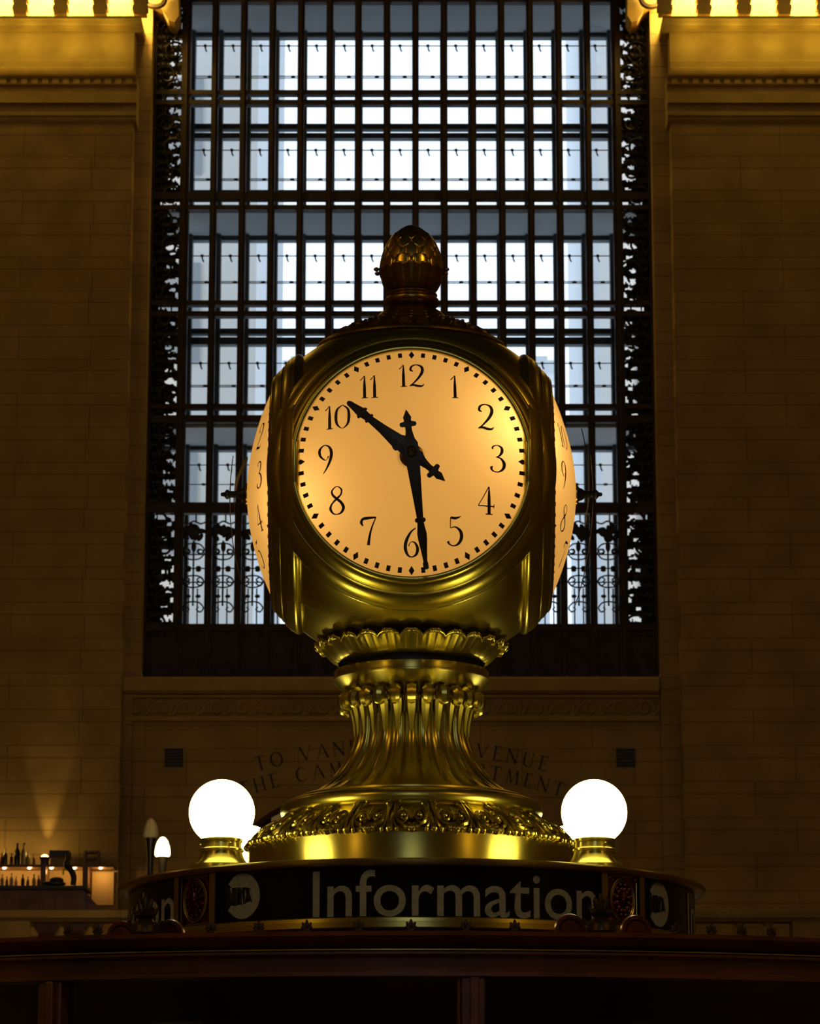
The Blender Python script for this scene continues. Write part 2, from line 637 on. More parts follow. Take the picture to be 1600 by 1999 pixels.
# sill, carved wave band and string course below the window
xs0, xs1 = at(240, 1340, 41.4).x, at(1286, 1340, 41.4).x
bm = BM()
z1, z0 = zat(1322, 41.4), zat(1352, 41.4)
extrude_x(bm, [(YW, z1), (41.38, z1), (41.36, z1 - .04), (41.36, z0 + .03), (41.46, z0), (YW, z0)], xs0, xs1)
tag(obj('trim_5', bm, PLAIN, smooth=False), kind='structure')
bm = BM()
za, zc = zat(1357, 41.55), zat(1404, 41.55)
box(bm, xs0, xs1, 41.50, YW, za - .04, za); box(bm, xs0, xs1, 41.48, YW, zc - .03, zc + .04)
x = xs0 + .2
h = (za - zc) / 2
while x < xs1 - .2:
    pts = []
    for i in range(26):
        t = i / 25
        a = -PI * .5 + t * 2.6 * PI
        r = .15 * (1 - .75 * t)
        pts.append(Vector((x + r * math.cos(a), 41.57, (za + zc) / 2 - .01 + r * math.sin(a))))
    tube(bm, pts, .022, 5)
    tail = cr([(x, -.16), (x + .16, -.10), (x + .24, .04), (x + .40, .13)], 4)
    tube(bm, [Vector((a, 41.57, (za + zc) / 2 + b)) for a, b in tail], .025, 5)
    x += .42
tag(obj('trim_6', bm, PLAIN), kind='structure')
# narrow pilaster strips either side of the sill
bm = BM()
a, b = at(237, 1400, 41.5).x, at(273, 1400, 41.5).x
box(bm, XL, b - .12, 41.52, YW, 0, WB + .0)
box(bm, at(1290, 1400, 41.5).x, XR, 41.52, YW, 0, WB + .0)
tag(obj('trim_7', bm, STONE, smooth=False), kind='structure')
# two square wall vents
for u, side in ((339, 'left'), (1221, 'right')):
    p0, p1 = at(u - 18, 1497, 41.58), at(u + 18, 1461, 41.58)
    root = empty('wall_vent', (p0.x, 41.58, p0.z), 'dark square wall vent above the %s globe lamp' % side, 'vent')
    bm = BM(); box(bm, p0.x, p1.x, 41.57, 41.60, p0.z, p1.z)
    obj('vent_plate', bm, BLACK, root, smooth=False)
    bm = BM()
    for i in range(6):
        zz = p0.z + (p1.z - p0.z) * (i + .5) / 6
        box(bm, p0.x, p1.x, 41.55, 41.57, zz - .008, zz + .008)
    obj('vent_slats', bm, IRON, root, smooth=False)

# ------------------------------------------------------------------ the big window
YI = 42.0
YO = 43.5
win = empty('window_1', (-.15, YI, WB)); tag(win, kind='structure')
BX0, BX1, NB = -3.70, 3.40, 15
PITCH = (BX1 - BX0) / NB
ZT = 24.5
def zi(v): return zat(v, YI)
def zo(v): return zat(v, YO)
bm = BM()
for i in range(NB + 1):
    x = BX0 + i * PITCH
    h = .055 if 0 < i < NB else .075
    box(bm, x - h, x + h, YI - .05, YI + .12, zi(1321), ZT)
    box(bm, x - .018, x + .018, YI - .09, YI - .05, zi(1321), ZT)
for a, b in ((178, 186), (197, 206), (377, 391), (402, 411), (588, 597), (609, 619), (790, 799), (812, 826), (982, 1003), (1219, 1232)):
    box(bm, WL, WR, YI - .06, YI + .10, zi(b), zi(a))
for a, b in ((-22, -10), (-2, 6), (-230, -215)):
    box(bm, WL, WR, YI - .06, YI + .10, zi(b), zi(a))
box(bm, WL, WL + .05, YI - .05, YI + .12, zi(1321), ZT); box(bm, WR - .05, WR, YI - .05, YI + .12, zi(1321), ZT)
obj('inner_frame', bm, IRON, win, smooth=False)
bm = BM()
for i in range(NB + 1):
    x = BX0 + i * PITCH
    box(bm, x - .055, x + .055, YO - .22, YO + .05, zo(1300), ZT)
for a, b in ((62, 70), (72, 77), (246, 256), (264, 274), (375, 380), (462, 473), (645, 655), (662, 676), (868, 882), (1222, 1300)):
    box(bm, WL, WR, YO - .12, YO + .05, zo(b), zo(a))
box(bm, WL - 1, WL + .03, YO - .12, YO + .02, zo(1300), ZT)
box(bm, WR - .03, WR + 1, YO - .12, YO + .02, zo(1300), ZT)
obj('outer_frame', bm, GIRON, win, smooth=False)
# thin bars and opening gear of the casements
bm = BM()
for v in (96, 155, 158.5, 299, 355, 358, 505, 555, 558, 714, 757, 760, 912, 950):
    box(bm, BX0, BX1, YO - .16, YO - .145, zo(v + .8), zo(v - .8))
for v in (96, 299, 505, 714, 912):
    for i in range(NB):
        x = BX0 + (i + .45) * PITCH
        blob(bm, (x, YO - .16, zo(v)), (.034, .02, .03), u=6, v=4)
        tube(bm, [Vector((x, YO - .17, zo(v))), Vector((x + .01, YO - .17, zo(v + 8))), Vector((x + .03, YO - .17, zo(v + 12)))], .013, 4)
for v in (156, 356, 556, 758, 950):
    for i in range(NB):
        x = BX0 + (i + .62) * PITCH
        blob(bm, (x, YO - .16, zo(v)), (.045, .02, .024), u=6, v=4)
obj('casement_gear', bm, BLACK, win)
bm = BM(); box(bm, BX0, BX1, YO, YO + .01, zo(1290), ZT)
obj('outer_glass', bm, PANE, win, smooth=False)
for v in (3, 409, 829, -215):
    z = zi(v)
    bm = BM(); box(bm, WL, WR, YI + .12, YO - .12, z - .02, z + .06)
    obj('walkway_floor', bm, SLABM, win, smooth=False)
bm = BM()
box(bm, WL - 1.2, WR + 1.2, YO + .05, YO + .1, ZT, ZT + 2)
box(bm, WL - .35, WL - .05, 42.3, YO + .05, 0, ZT + .4); box(bm, WR + .05, WR + .35, 42.3, YO + .05, 0, ZT + .4)
box(bm, WL - .3, WR + .3, 42.3, YO + .05, ZT, ZT + .3)
obj('window_box', bm, GIRON, win, smooth=False)
bm = BM()
box(bm, WL, WR, YI, YI + .08, zi(1321), zi(1230))
for i in range(NB + 1):
    x = BX0 + i * PITCH
    box(bm, x - .03, x + .03, YI - .07, YI, zi(1321), zi(1230))
obj('apron_panel', bm, IRON, win, smooth=False)

# scrolling ironwork panels at the window's sides
def side_grille(x0, x1, s):
    bm = BM()
    holes = []
    v = 60
    rnd = random.Random(3 if s > 0 else 5)
    period = 66
    wd = x1 - x0
    vv = 20
    while vv < 1245:
        # bright openings sit towards the window
        holes.append((.62, vv + rnd.uniform(-3, 3), .075, 6))
        holes.append((.84, vv + rnd.uniform(-4, 4), .06, 6))
        holes.append((.70, vv + 17 + rnd.uniform(-4, 4), .055, 2.5))
        holes.append((.88, vv + 31 + rnd.uniform(-4, 4), .06, 6))
        holes.append((.58, vv + 42 + rnd.uniform(-5, 5), .045, 3.5))
        vv += period
    yy = YI + .02
    z0g, z1g = zi(1245), zi(-30)
    nx, nz = 22, int((z1g - z0g) / .026)
    hz = [(x0 + wd * (a if s > 0 else 1 - a), zi(b), c, d * .0085) for a, b, c, d in holes]
    bands = [(zi(a), zi(b)) for a, b in ((197, 187), (402, 392), (608, 598), (820, 812), (1015, 1005))]
    grid = {}
    def V(i, j):
        if (i, j) not in grid:
            n = .03 * math.sin(i * 1.7 + j * .9) * math.cos(j * .53)
            grid[(i, j)] = bm.verts.new((x0 + wd * i / nx, yy - .02 + n, z0g + (z1g - z0g) * j / nz))
        return grid[(i, j)]
    for j in range(nz):
        zc_ = z0g + (z1g - z0g) * (j + .5) / nz
        for i in range(nx):
            xc = x0 + wd * (i + .5) / nx
            op = False
            for hx, hz_, a, b in hz:
                if abs(zc_ - hz_) < b * 2:
                    q = ((xc - hx) / a) ** 2 + ((zc_ - hz_) / b) ** 2
                    if q < 1 + .35 * math.sin(i * 2.3 + j * 1.1):
                        op = True
                        break
            fr = (xc - x0) / wd if s > 0 else 1 - (xc - x0) / wd
            for a, b in bands:
                if a < zc_ < b and fr > .25 and (i % 7) not in (0,):
                    op = True
            if fr > .95:
                op = False
            if not op:
                bm.faces.new((V(i, j), V(i + 1, j), V(i + 1, j + 1), V(i, j + 1)))
    # scrolls and leaves in relief
    z = z0g + .2
    k = 0
    while z < z1g - .2:
        c = x0 + wd / 2 + (.06 if k % 2 else -.06)
        sg = 1 if k % 2 else -1
        pts = []
        for i in range(20):
            t = i / 19
            a = t * 2.4 * PI
            r = .19 * (1 - .75 * t)
            pts.append(Vector((c + sg * r * math.cos(a), yy - .05, z + r * math.sin(a))))
        tube(bm, pts, .022, 5)
        for q in range(6):
            a = rnd.uniform(0, 2 * PI)
            blob(bm, (c + .16 * math.cos(a), yy - .04, z + .17 * math.sin(a)), (.06, .02, .022), Matrix.Rotation(a, 4, 'Y'), 8, 5)
        z += .42
        k += 1
    obj('side_grille', bm, BLACK, win)
side_grille(WL, BX0, 1)
side_grille(BX1, WR, -1)
# scrollwork panels in the lowest tier
bm = BM()
for i in range(NB):
    c = BX0 + (i + .5) * PITCH
    y = YI + .02
    def T(pts, r=.013, k=5):
        tube(bm, [Vector((c + x, y, z)) for x, z in cr(pts, k)], r, 5)
    za, zb_ = zi(1225), zi(1055)
    H = zb_ - za
    for q in (-.07, .07):
        T([(q, za), (q, za + H * .45)], .012, 1)
    T([(0, za + H * .25), (0, zb_)], .016, 1)
    blob(bm, (c, y, za + H * .93), (.04, .02, .09), None, 8, 6)
    for m_ in (-1, 1):
        for z0_, hh in ((za + H * .97, -1), (za + H * .78, 1), (za + H * .60, -1), (za + H * .46, 1), (za + H * .30, -1)):
            T([(m_ * .0, z0_), (m_ * .10, z0_ + hh * .02), (m_ * .165, z0_ + hh * .10), (m_ * .12, z0_ + hh * .17), (m_ * .06, z0_ + hh * .13), (m_ * .09, z0_ + hh * .09)], .013)
        for q in (.66, .69, .36):
            blob(bm, (c + m_ * .08, y, za + H * q), (.045, .02, .03), None, 8, 5)
    for q in (.52, .68, .84):
        T([(-.2, za + H * q), (.2, za + H * q)], .012, 1)
    # heavy leaf crest at the top of each panel
    zt_ = zi(1038)
    for q in range(34):
        a = random.uniform(0, 2 * PI)
        r = random.uniform(0, 1)
        blob(bm, (c + .20 * r * math.cos(a), y, zt_ + .11 * r * math.sin(a)), (.075, .025, .04), Matrix.Rotation(a, 4, 'Y'), 8, 5)
    T([(-.2, zi(1018)), (-.1, zi(1022)), (0, zi(1017)), (.1, zi(1022)), (.2, zi(1018))], .014)
    T([(.03, zi(1004)), (.03, zi(1020))], .014, 1)
obj('lower_grille', bm, BLACK, win)

# buildings outside the glass
def outside_block(x0, x1, y0, y1, z1, label):
    root = empty('building', ((x0 + x1) / 2, y0, 0), label, 'building')
    bm = BM(); box(bm, x0, x1, y0, y1, 0, z1)
    obj('facade', bm, FACADE, root, smooth=False)
    z = 3
    while z < min(z1, 34) - 3:
        x = x0 + .8
        while x < x1 - 2:
            bm = BM(); box(bm, x, x + 1.1, y0 - .05, y0 + .02, z, z + 2.2)
            obj('facade_window', bm, FACADEW, root, smooth=False)
            x += 3.2
        z += 4.2
    for z in (z1 - .6, z1 * .62):
        bm = BM(); box(bm, x0 - .2, x1 + .2, y0 - .3, y1, z, z + .4)
        obj('ledge', bm, FACADE, root, smooth=False)
outside_block(-16, -3.3, 58, 72, 60, 'pale grey block seen through the leftmost window panes')
outside_block(4.3, 18, 62, 76, 60, 'pale grey block seen through the rightmost window panes')
outside_block(-3.4, 3.9, 80, 92, 26.0, 'low pale building beyond the middle panes below the walkway')

# ------------------------------------------------------------------ carved inscription
CAPS = {
    'T': [[(0, 1, .03), (.72, 1, .03)], [(.36, 1, .06), (.36, 0, .06)], [(.22, 0, .02), (.5, 0, .02)], [(0, 1, .03), (-.02, .84, .01)], [(.72, 1, .03), (.74, .84, .01)]],
    'O': ['O'],
    'V': [[(.05, 1, .065), (.42, 0, .05)], [(.78, 1, .02), (.42, 0, .03)], [(-.08, 1, .02), (.18, 1, .02)], [(.66, 1, .02), (.9, 1, .02)]],
    'A': [[(.42, 1, .04), (.8, 0, .065)], [(.42, 1, .03), (.06, 0, .02)], [(.17, .34, .02), (.66, .34, .02)], [(-.06, 0, .02), (.18, 0, .02)], [(.66, 0, .02), (.92, 0, .02)]],
    'N': [[(.1, 0, .025), (.1, 1, .025)], [(.08, 1, .065), (.76, 0, .065)], [(.76, 0, .025), (.76, 1, .025)], [(-.02, 0, .02), (.22, 0, .02)], [(-.04, 1, .02), (.14, 1, .02)], [(.64, 1, .02), (.88, 1, .02)]],
    'D': [[(.12, 0, .06), (.12, 1, .06)], [(0, 1, .02), (.3, 1, .025), (.62, .9, .04), (.78, .5, .065), (.62, .1, .04), (.3, 0, .025), (0, 0, .02)]],
    'E': [[(.14, 0, .06), (.14, 1, .06)], [(0, 1, .025), (.58, 1, .03)], [(.14, .52, .025), (.46, .52, .025)], [(0, 0, .025), (.6, 0, .03)], [(.58, 1, .02), (.58, .86, .01)], [(.6, 0, .02), (.63, .16, .01)]],
    'R': [[(.14, 0, .06), (.14, 1, .06)], [(0, 1, .02), (.3, 1, .03), (.55, .9, .05), (.55, .62, .05), (.3, .5, .03), (.14, .5, .02)], [(.3, .5, .05), (.74, 0, .06)], [(0, 0, .02), (.28, 0, .02)]],
    'B': [[(.14, 0, .06), (.14, 1, .06)], [(0, 1, .02), (.3, 1, .03), (.52, .9, .05), (.5, .62, .05), (.14, .54, .02)], [(.14, .54, .02), (.4, .53, .03), (.62, .36, .06), (.58, .1, .05), (.3, 0, .03), (0, 0, .02)]],
    'I': [[(.14, 0, .06), (.14, 1, .06)], [(0, 0, .02), (.28, 0, .02)], [(0, 1, .02), (.28, 1, .02)]],
    'L': [[(.14, 0, .06), (.14, 1, .06)], [(0, 1, .02), (.28, 1, .02)], [(0, 0, .025), (.56, 0, .03)], [(.56, 0, .02), (.6, .18, .01)]],
    'U': [[(.12, 1, .06), (.12, .35, .06), (.2, .08, .05), (.42, 0, .04), (.62, .08, .03), (.7, .35, .025), (.7, 1, .025)], [(0, 1, .02), (.26, 1, .02)], [(.58, 1, .02), (.82, 1, .02)]],
    'H': [[(.12, 0, .06), (.12, 1, .06)], [(.72, 0, .06), (.72, 1, .06)], [(.12, .52, .025), (.72, .52, .025)], [(0, 0, .02), (.26, 0, .02)], [(0, 1, .02), (.26, 1, .02)], [(.58, 0, .02), (.86, 0, .02)], [(.58, 1, .02), (.86, 1, .02)]],
    'C': [[(.72, .82, .02), (.66, .93, .03), (.42, 1, .03), (.12, .8, .055), (.06, .5, .065), (.12, .2, .055), (.42, 0, .03), (.68, .1, .025), (.76, .2, .015)]],
    'M': [[(.16, 0, .02), (.2, 1, .025)], [(.2, 1, .06), (.5, .05, .05)], [(.5, .05, .02), (.82, 1, .025)], [(.82, 1, .06), (.9, 0, .06)], [(.04, 0, .02), (.28, 0, .02)], [(.78, 0, .02), (1.02, 0, .02)]],
    'P': [[(.14, 0, .06), (.14, 1, .06)], [(0, 1, .02), (.3, 1, .03), (.56, .88, .05), (.54, .58, .05), (.3, .46, .03), (.14, .46, .02)], [(0, 0, .02), (.28, 0, .02)]],
}
WID = {'I': .28, 'M': 1.02, 'O': .9, ' ': .55, 'E': .62, 'L': .6, 'T': .74, 'R': .74, 'P': .6, 'B': .66}
def strokes(ch):
    out = []
    for s in CAPS[ch]:
        if s == 'O':
            ring = []
            for i in range(33):
                a = 2 * PI * i / 32
                ring.append((.45 + .40 * math.cos(a), .5 + .5 * math.sin(a), .025 + .045 * abs(math.cos(a))))
            out.append(ring)
        else:
            out.append(cr(s, 6) if len(s) > 2 else s)
    return out
def inscription(bm, text, u0, u1, vc, ve, H):
    """text on an arch: baseline at vc in the middle, ve at both ends"""
    Y = YW - .006
    pa, pb = at(u0, ve, Y), at(u1, ve, Y)
    zc_ = at(800, vc, Y).z
    tot = sum(WID.get(c, .84) for c in text) + .42 * (len(text) - 1)
    W = pb.x - pa.x
    sag = zc_ - pa.z
    x = 0
    mid = (pa.x + pb.x) / 2
    rad = (W * W / 4 + sag * sag) / (2 * sag)
    for c in text:
        wch = WID.get(c, .84)
        if c != ' ':
            s = (x + wch / 2) / tot * W - W / 2
            th = s / rad
            px, pz = mid + rad * math.sin(th), zc_ - rad + rad * math.cos(th)
            def fn(a, b):
                a = (a - wch / 2) * H
                b = b * H
                return Vector((px + a * math.cos(th) + b * math.sin(th), Y, pz - a * math.sin(th) + b * math.cos(th)))
            for st in strokes(c):
                ribbon(bm, st, fn)
        x += wch + .42
bm = BM()
inscription(bm, 'TO VANDERBILT AVENUE', 499, 1068, 1468, 1506, .215)
inscription(bm, 'THE CAMPBELL APARTMENT', 466, 1100, 1507, 1557, .215)
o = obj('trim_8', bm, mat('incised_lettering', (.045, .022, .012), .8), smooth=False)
tag(o, kind='structure')

# ------------------------------------------------------------------ balcony, bar, lamps far behind
YR = 38.0
zr = zat(1778, YR)
zl = zat(1800, YR)
bm = BM(); box(bm, -18, 18, YR, YW, zat(1845, YR) - .6, zat(1845, YR))
tag(obj('trim_9', bm, STONE, smooth=False), kind='structure')
zfl = zat(1845, YR)
root = empty('balustrade', (0, YR, zfl), 'dim stone balustrade of the balcony across the far end of the hall', 'balustrade')
bm = BM(); extrude_x(bm, [(YR - .08, zl), (YR - .14, zl + .05), (YR - .14, zr - .03), (YR - .1, zr), (YR + .3, zr), (YR + .34, zl + .05), (YR + .28, zl)], -9, 9)
obj('handrail', bm, STONE, root, smooth=False)
bm = BM(); box(bm, -9, 9, YR - .08, YR + .28, zfl, zfl + .06)
obj('plinth', bm, STONE, root, smooth=False)
HB = zl - zfl - .06
bprof = [(.09, 0), (.09, .06), (.05, .09), (.06, .14), (.10, .30), (.085, .45), (.045, .62), (.04, .75), (.06, .82), (.085, .9), (.085, 1)]
first = None
xs = [-4.6 - .42 * i for i in range(6)] + [4.72 + .42 * i for i in range(6)] + [-4.0 + .42 * i for i in range(20)]
for x in xs:
    if first is None:
        bm = BM(); revolve(bm, [(r, zfl + .06 + q * HB) for r, q in bprof], 12, c=(0, YR + .1))
        first = obj('baluster', bm, PLAIN, root); bo = first
    else:
        bo = first.copy(); col.objects.link(bo); bo.parent = root
    bo.location.x = x
for u in (1575, 30):
    p = at(u, 1800, YR)
    bm = BM(); box(bm, p.x - .22, p.x + .22, YR - .1, YR + .3, zfl + .06, zl)
    obj('pier', bm, STONE, root, smooth=False)

# bar at the left end of the balcony
YC = 39.4
root = empty('bar_counter', (at(80, 1775, YC).x, YC, zfl), 'dark red wooden bar counter on the balcony at far left', 'counter')
a, b = at(-60, 1730, YC), at(163, 1778, YC)
bm = BM(); box(bm, a.x, b.x, YC, YC + .6, zfl, a.z - .05)
obj('counter_front', bm, WOOD, root, smooth=False)
bm = BM(); box(bm, a.x, b.x + .05, YC - .08, YC + .65, a.z - .05, a.z)
obj('counter_top', bm, BLACK, root, smooth=False)
bm = BM()
c0, c1 = at(163, 1738, YC), at(198, 1776, YC)
extr = [(c0.x, c0.z), (c1.x, c1.z), (c1.x, c1.z - .25), (c0.x, c1.z - .25)]
A = [bm.verts.new((x, YC + .1, z)) for x, z in extr]; B = [bm.verts.new((x, YC + .3, z)) for x, z in extr]
bm.faces.new(A); bm.faces.new(B[::-1])
for i in range(4): bm.faces.new((A[i], B[i], B[(i + 1) % 4], A[(i + 1) % 4]))
bmesh.ops.recalc_face_normals(bm, faces=bm.faces)
obj('slanted_end', bm, WOOD, root, smooth=False)
for i in range(7):
    p = at(38 + 4.6 * i if i < 7 else 0, 1758, YC)
    bm = BM()
    for dz in (-.03, .03):
        blob(bm, (p.x, YC - .02, p.z + dz), (.012, .012, .018), u=6, v=4)
    obj('brass_stud', bm, SATIN, root)

YBk = 40.75
sh = at(80, 1689, YBk)
root = empty('back_bar', (sh.x, YBk, zfl), 'lit wooden back bar shelving against the left wall behind the counter', 'shelf')
bm = BM()
xa, xb = at(-60, 1689, YBk).x, at(170, 1689, YBk).x
zb0 = zat(1775, YBk)
box(bm, xa, at(222, 1689, YBk).x, YBk - .1, 41.18, sh.z - .04, sh.z)
for u in (-58, 86, 168):
    x = at(u, 1700, YBk).x
    box(bm, x - .04, x + .04, YBk - .1, 41.18, zfl, sh.z - .04)
box(bm, xa, xb, YBk - .05, 41.18, zfl, zat(1733, YBk))
obj('shelf_frame', bm, WOOD, root, smooth=False)
PANEL = mat('tan_panel', (.62, .42, .16), .6)
bm = BM()
box(bm, xa, xb, 41.14, 41.18, zfl, sh.z - .04)
pa, pb = at(174, 1762, YBk), at(218, 1697, YBk)
box(bm, pa.x, pb.x, 41.12, 41.18, pa.z, pb.z)
obj('back_panel', bm, PANEL, root, smooth=False)
for u, e in ((57, 1.8), (145, 1.8), (196, 3.2), (8, 1.6), (100, 1.2)):
    p = at(u, 1694, YBk)
    bm = BM(); blob(bm, (p.x, YBk + .02, p.z), (.03, .03, .02), u=8, v=5)
    obj('shelf_bulb', bm, SPOT, root)
    point('shelf_bulb_light', (p.x, YBk + .10, p.z - .05), e, (1, .58, .16), .03)

# uplight on the shelf
p = at(86, 1672, YBk)
root = empty('uplight', (p.x, YBk + .1, sh.z), 'glowing uplight on the bar shelf washing the stone wall', 'lamp')
bm = BM(); revolve(bm, [(.0, sh.z + .002), (.07, sh.z + .002), (.06, p.z - .06), (.085, p.z), (.08, p.z), (.05, p.z - .05), (0, p.z - .05)], 16, c=(p.x, YBk + .1))
obj('lamp_cup', bm, BLACK, root)
bm = BM(); blob(bm, (p.x, YBk + .1, p.z + .0), (.06, .06, .045))
obj('bulb', bm, emis('uplight_bulb', (1, .62, .22), 5), root)
l = bpy.data.lights.new('uplight_beam', 'SPOT'); l.energy = 34; l.color = (1, .62, .16); l.spot_size = R(34); l.spot_blend = .7; l.shadow_soft_size = .04
lo = bpy.data.objects.new('uplight_beam', l); lo.location = (p.x, 41.06, p.z + .04); lo.rotation_euler = (R(180 - 6), 0, 0); col.objects.link(lo)
point('uplight_spill', (p.x, YBk + .02, p.z + .12), 3, (1, .6, .15), .05)
point('uplight_spill', (at(-8, 1672, YBk).x, YBk + .02, p.z + .12), 3, (1, .6, .15), .05)

# bottles and bar things
GRN = mat('green_bottle_glass', (.01, .03, .012), .12)
AMB = mat('amber_bottle_glass', (.14, .04, .008), .12)
CLR = mat('clear_bottle_glass', (.35, .30, .2), .1)
def bottle(u, v, h_px, mt, label, group):
    p = at(u, v, YBk)
    h = h_px * .0083
    r = h * .14
    root = empty('bottle', (p.x, YBk, p.z), label, 'bottle', group)
    bm = BM(); revolve(bm, [(0, p.z), (r, p.z), (r, p.z + h * .55), (r * .8, p.z + h * .66), (r * .35, p.z + h * .78), (r * .33, p.z + h * .94), (0, p.z + h * .94)], 12, c=(p.x, YBk))
    obj('glass_body', bm, mt, root)
    bm = BM(); revolve(bm, [(0, p.z + h * .93), (r * .42, p.z + h * .93), (r * .42, p.z + h), (0, p.z + h)], 10, c=(p.x, YBk))
    obj('cap', bm, BLACK, root)
place = ['by the left frame edge', 'just right of the leftmost one', 'left of the tall pair', 'in the tall pair, left', 'in the tall pair, right', 'just left of the uplight', 'between the tall pair and the uplight']
for (u, h, mt, cn), pl in zip(((3, 22, AMB, 'amber'), (10, 30, GRN, 'dark green'), (22, 22, AMB, 'amber'), (33, 40, GRN, 'dark green'), (46, 40, CLR, 'clear'), (66, 20, AMB, 'short amber'), (55, 24, CLR, 'clear')), place):
    bottle(u, 1688.5, h, mt, '%s bottle on top of the bar shelf %s' % (cn, pl), 'bottles on top of the bar shelf')
lows = [(4, 24, CLR, 'clear'), (13, 20, AMB, 'amber'), (22, 26, CLR, 'clear'), (31, 20, CLR, 'short clear'), (44, 24, GRN, 'dark green'), (54, 20, AMB, 'amber'), (66, 24, CLR, 'clear'), (75, 22, AMB, 'amber')]
wh = ['nearest the left frame edge', 'second from the left', 'third from the left', 'fourth from the left', 'below the tall pair', 'left of the lit gap', 'under the uplight', 'beside the middle upright']
for (u, h, mt, cn), pl in zip(lows, wh):
    bottle(u, 1732.5, h, mt, '%s bottle in the lit lower niche of the bar, %s' % (cn, pl), 'bottles in the lower niche')
# dark box on the shelf
p = at(99, 1686, YBk); q = at(133, 1661, YBk)
root = empty('storage_box', ((p.x + q.x) / 2, YBk, p.z), 'pale box with a dark lid on the bar shelf right of the uplight', 'box')
bm = BM(); box(bm, p.x, q.x, YBk - .05, YBk + .25, sh.z, q.z - .1); obj('box_body', bm, WALLD, root, smooth=False)
bm = BM(); box(bm, p.x - .02, q.x + .02, YBk - .07, YBk + .27, q.z - .1, q.z); obj('lid', bm, BLACK, root, smooth=False)
p = at(168, 1686, YBk); q = at(190, 1660, YBk)
root = empty('wooden_crate', ((p.x + q.x) / 2, YBk, sh.z), 'small open wooden rack at the right end of the bar shelf', 'rack')
bm = BM()
for i in range(3):
    z = sh.z + i * (q.z - sh.z) / 2.4
    box(bm, p.x, q.x, YBk, YBk + .2, z, z + .03)
box(bm, p.x - .03, p.x, YBk, YBk + .2, sh.z, q.z); box(bm, q.x, q.x + .03, YBk, YBk + .2, sh.z, q.z)
obj('rack_frame', bm, WOOD, root, smooth=False)
# beer tap and towel shape on counter
p = at(138, 1728, YC + .2)
root = empty('beer_tap', (p.x, YC + .2, p.z), 'tall black beer tap standing on the bar counter', 'tap')
bm = BM(); tube(bm, [Vector((p.x + a, YC + .2, p.z + b)) for a, b in cr([(.03, 0), (.04, .12), (.0, .22), (-.07, .30), (-.06, .36)], 4)], .045, 8); obj('tap_body', bm, BLACK, root)
bm = BM(); tube(bm, [Vector((p.x - .06, YC + .2, p.z + .34)), Vector((p.x - .06, YC + .2, p.z + .46))], [.02, .035], 8); obj('handle', bm, BLACK, root)
bm = BM(); tube(bm, [Vector((p.x - .06, YC + .2, p.z + .26)), Vector((p.x - .12, YC + .2, p.z + .22)), Vector((p.x - .12, YC + .2, p.z + .16))], .015, 6); obj('spout', bm, SATIN, root)
p = at(105, 1729, YC + .2)
bm = BM()
blob(bm, (p.x, YC + .2, p.z + .03), (.19, .12, .05)); blob(bm, (p.x + .04, YC + .2, p.z + .08), (.11, .09, .05))
tag(obj('folded_cloth', bm, BLACK), 'dark crumpled cloth lying on the bar counter left of the tap', 'cloth')

# torch lamps behind the sign drum
def torch(u, v0, v1, half, Y, m, label, name='torch_lamp'):
    top, bot = at(u, v0, Y), at(u, v1, Y)
    h = top.z - bot.z
    r = half * (Y + 8.5) / F
    root = empty(name, (bot.x, Y, 0), label, 'lamp', 'torch lamps at the balcony')
    bm = BM()
    pr = [(.78, 0), (.98, .08), (1, .25), (.9, .5), (.66, .78), (.35, .94), (0, 1)]
    revolve(bm, [(r * a, bot.z + h * b) for a, b in pr], 20, mod=lambda r_, z, t, i: (r_ * (1 + .06 * math.cos(8 * t)), z), c=(bot.x, Y))
    obj('flame_shade', bm, m, root)
    bm = BM()
    revolve(bm, [(0, bot.z + .01), (r * .8, bot.z + .01), (r * .6, bot.z - .08), (r * .42, bot.z - .3), (r * .3, .3), (r * 1.2, .15), (r * 1.2, 0), (0, 0)], 16, c=(bot.x, Y))
    obj('lamp_post', bm, BLACK, root)
torch(294, 1596, 1636, 14, 37.4, OPALOFF, 'unlit torch lamp with pale flame shade on dark post, left of the lit one')
torch(317, 1633, 1673, 14.5, 36.2, BULB, 'lit white flame shaped torch lamp behind the left of the sign')
point('torch_light', at(317, 1640, 35.9), 25, (1, .65, .2), .1)

# ------------------------------------------------------------------ information booth in front
ZB = zat(1817, -2.2)        # top edge of the booth cornice
ZS0 = zat(1811, -.76)
booth = empty('information_booth', (0, 0, 0), 'dark mahogany glazed booth under the round sign, brass ornaments on its cornice', 'booth')
CXB = -.12
def ring(bm, prof, n=96):
    revolve(bm, prof, n, c=(0, 0))
zf = zat(1907, -2.17)
bm = BM()
ring(bm, [(.9, ZB - .10), (1.6, ZB - .06), (2.02, ZB - .03), (2.16, ZB - .012), (2.20, ZB), (2.215, ZB - .010), (2.20, ZB - .022), (2.175, ZB - .030), (2.17, ZB - .034), (2.185, ZB - .038), (2.185, ZB - .043),
          (2.165, ZB - .048), (2.162, zf + .014), (2.172, zf + .010), (2.172, zf + .002), (2.155, zf), (2.05, zf), (2.05, ZB - .1)], 128)
obj('cornice', bm, WOOD, booth)
bm = BM(); revolve(bm, [(2.162, ZB - .0335), (2.188, ZB - .0335), (2.188, ZB - .036), (2.162, ZB - .036)], 128); obj('cornice_fillet', bm, CAST, booth)
POST0 = math.asin(.122 / 2.16)
postm = None
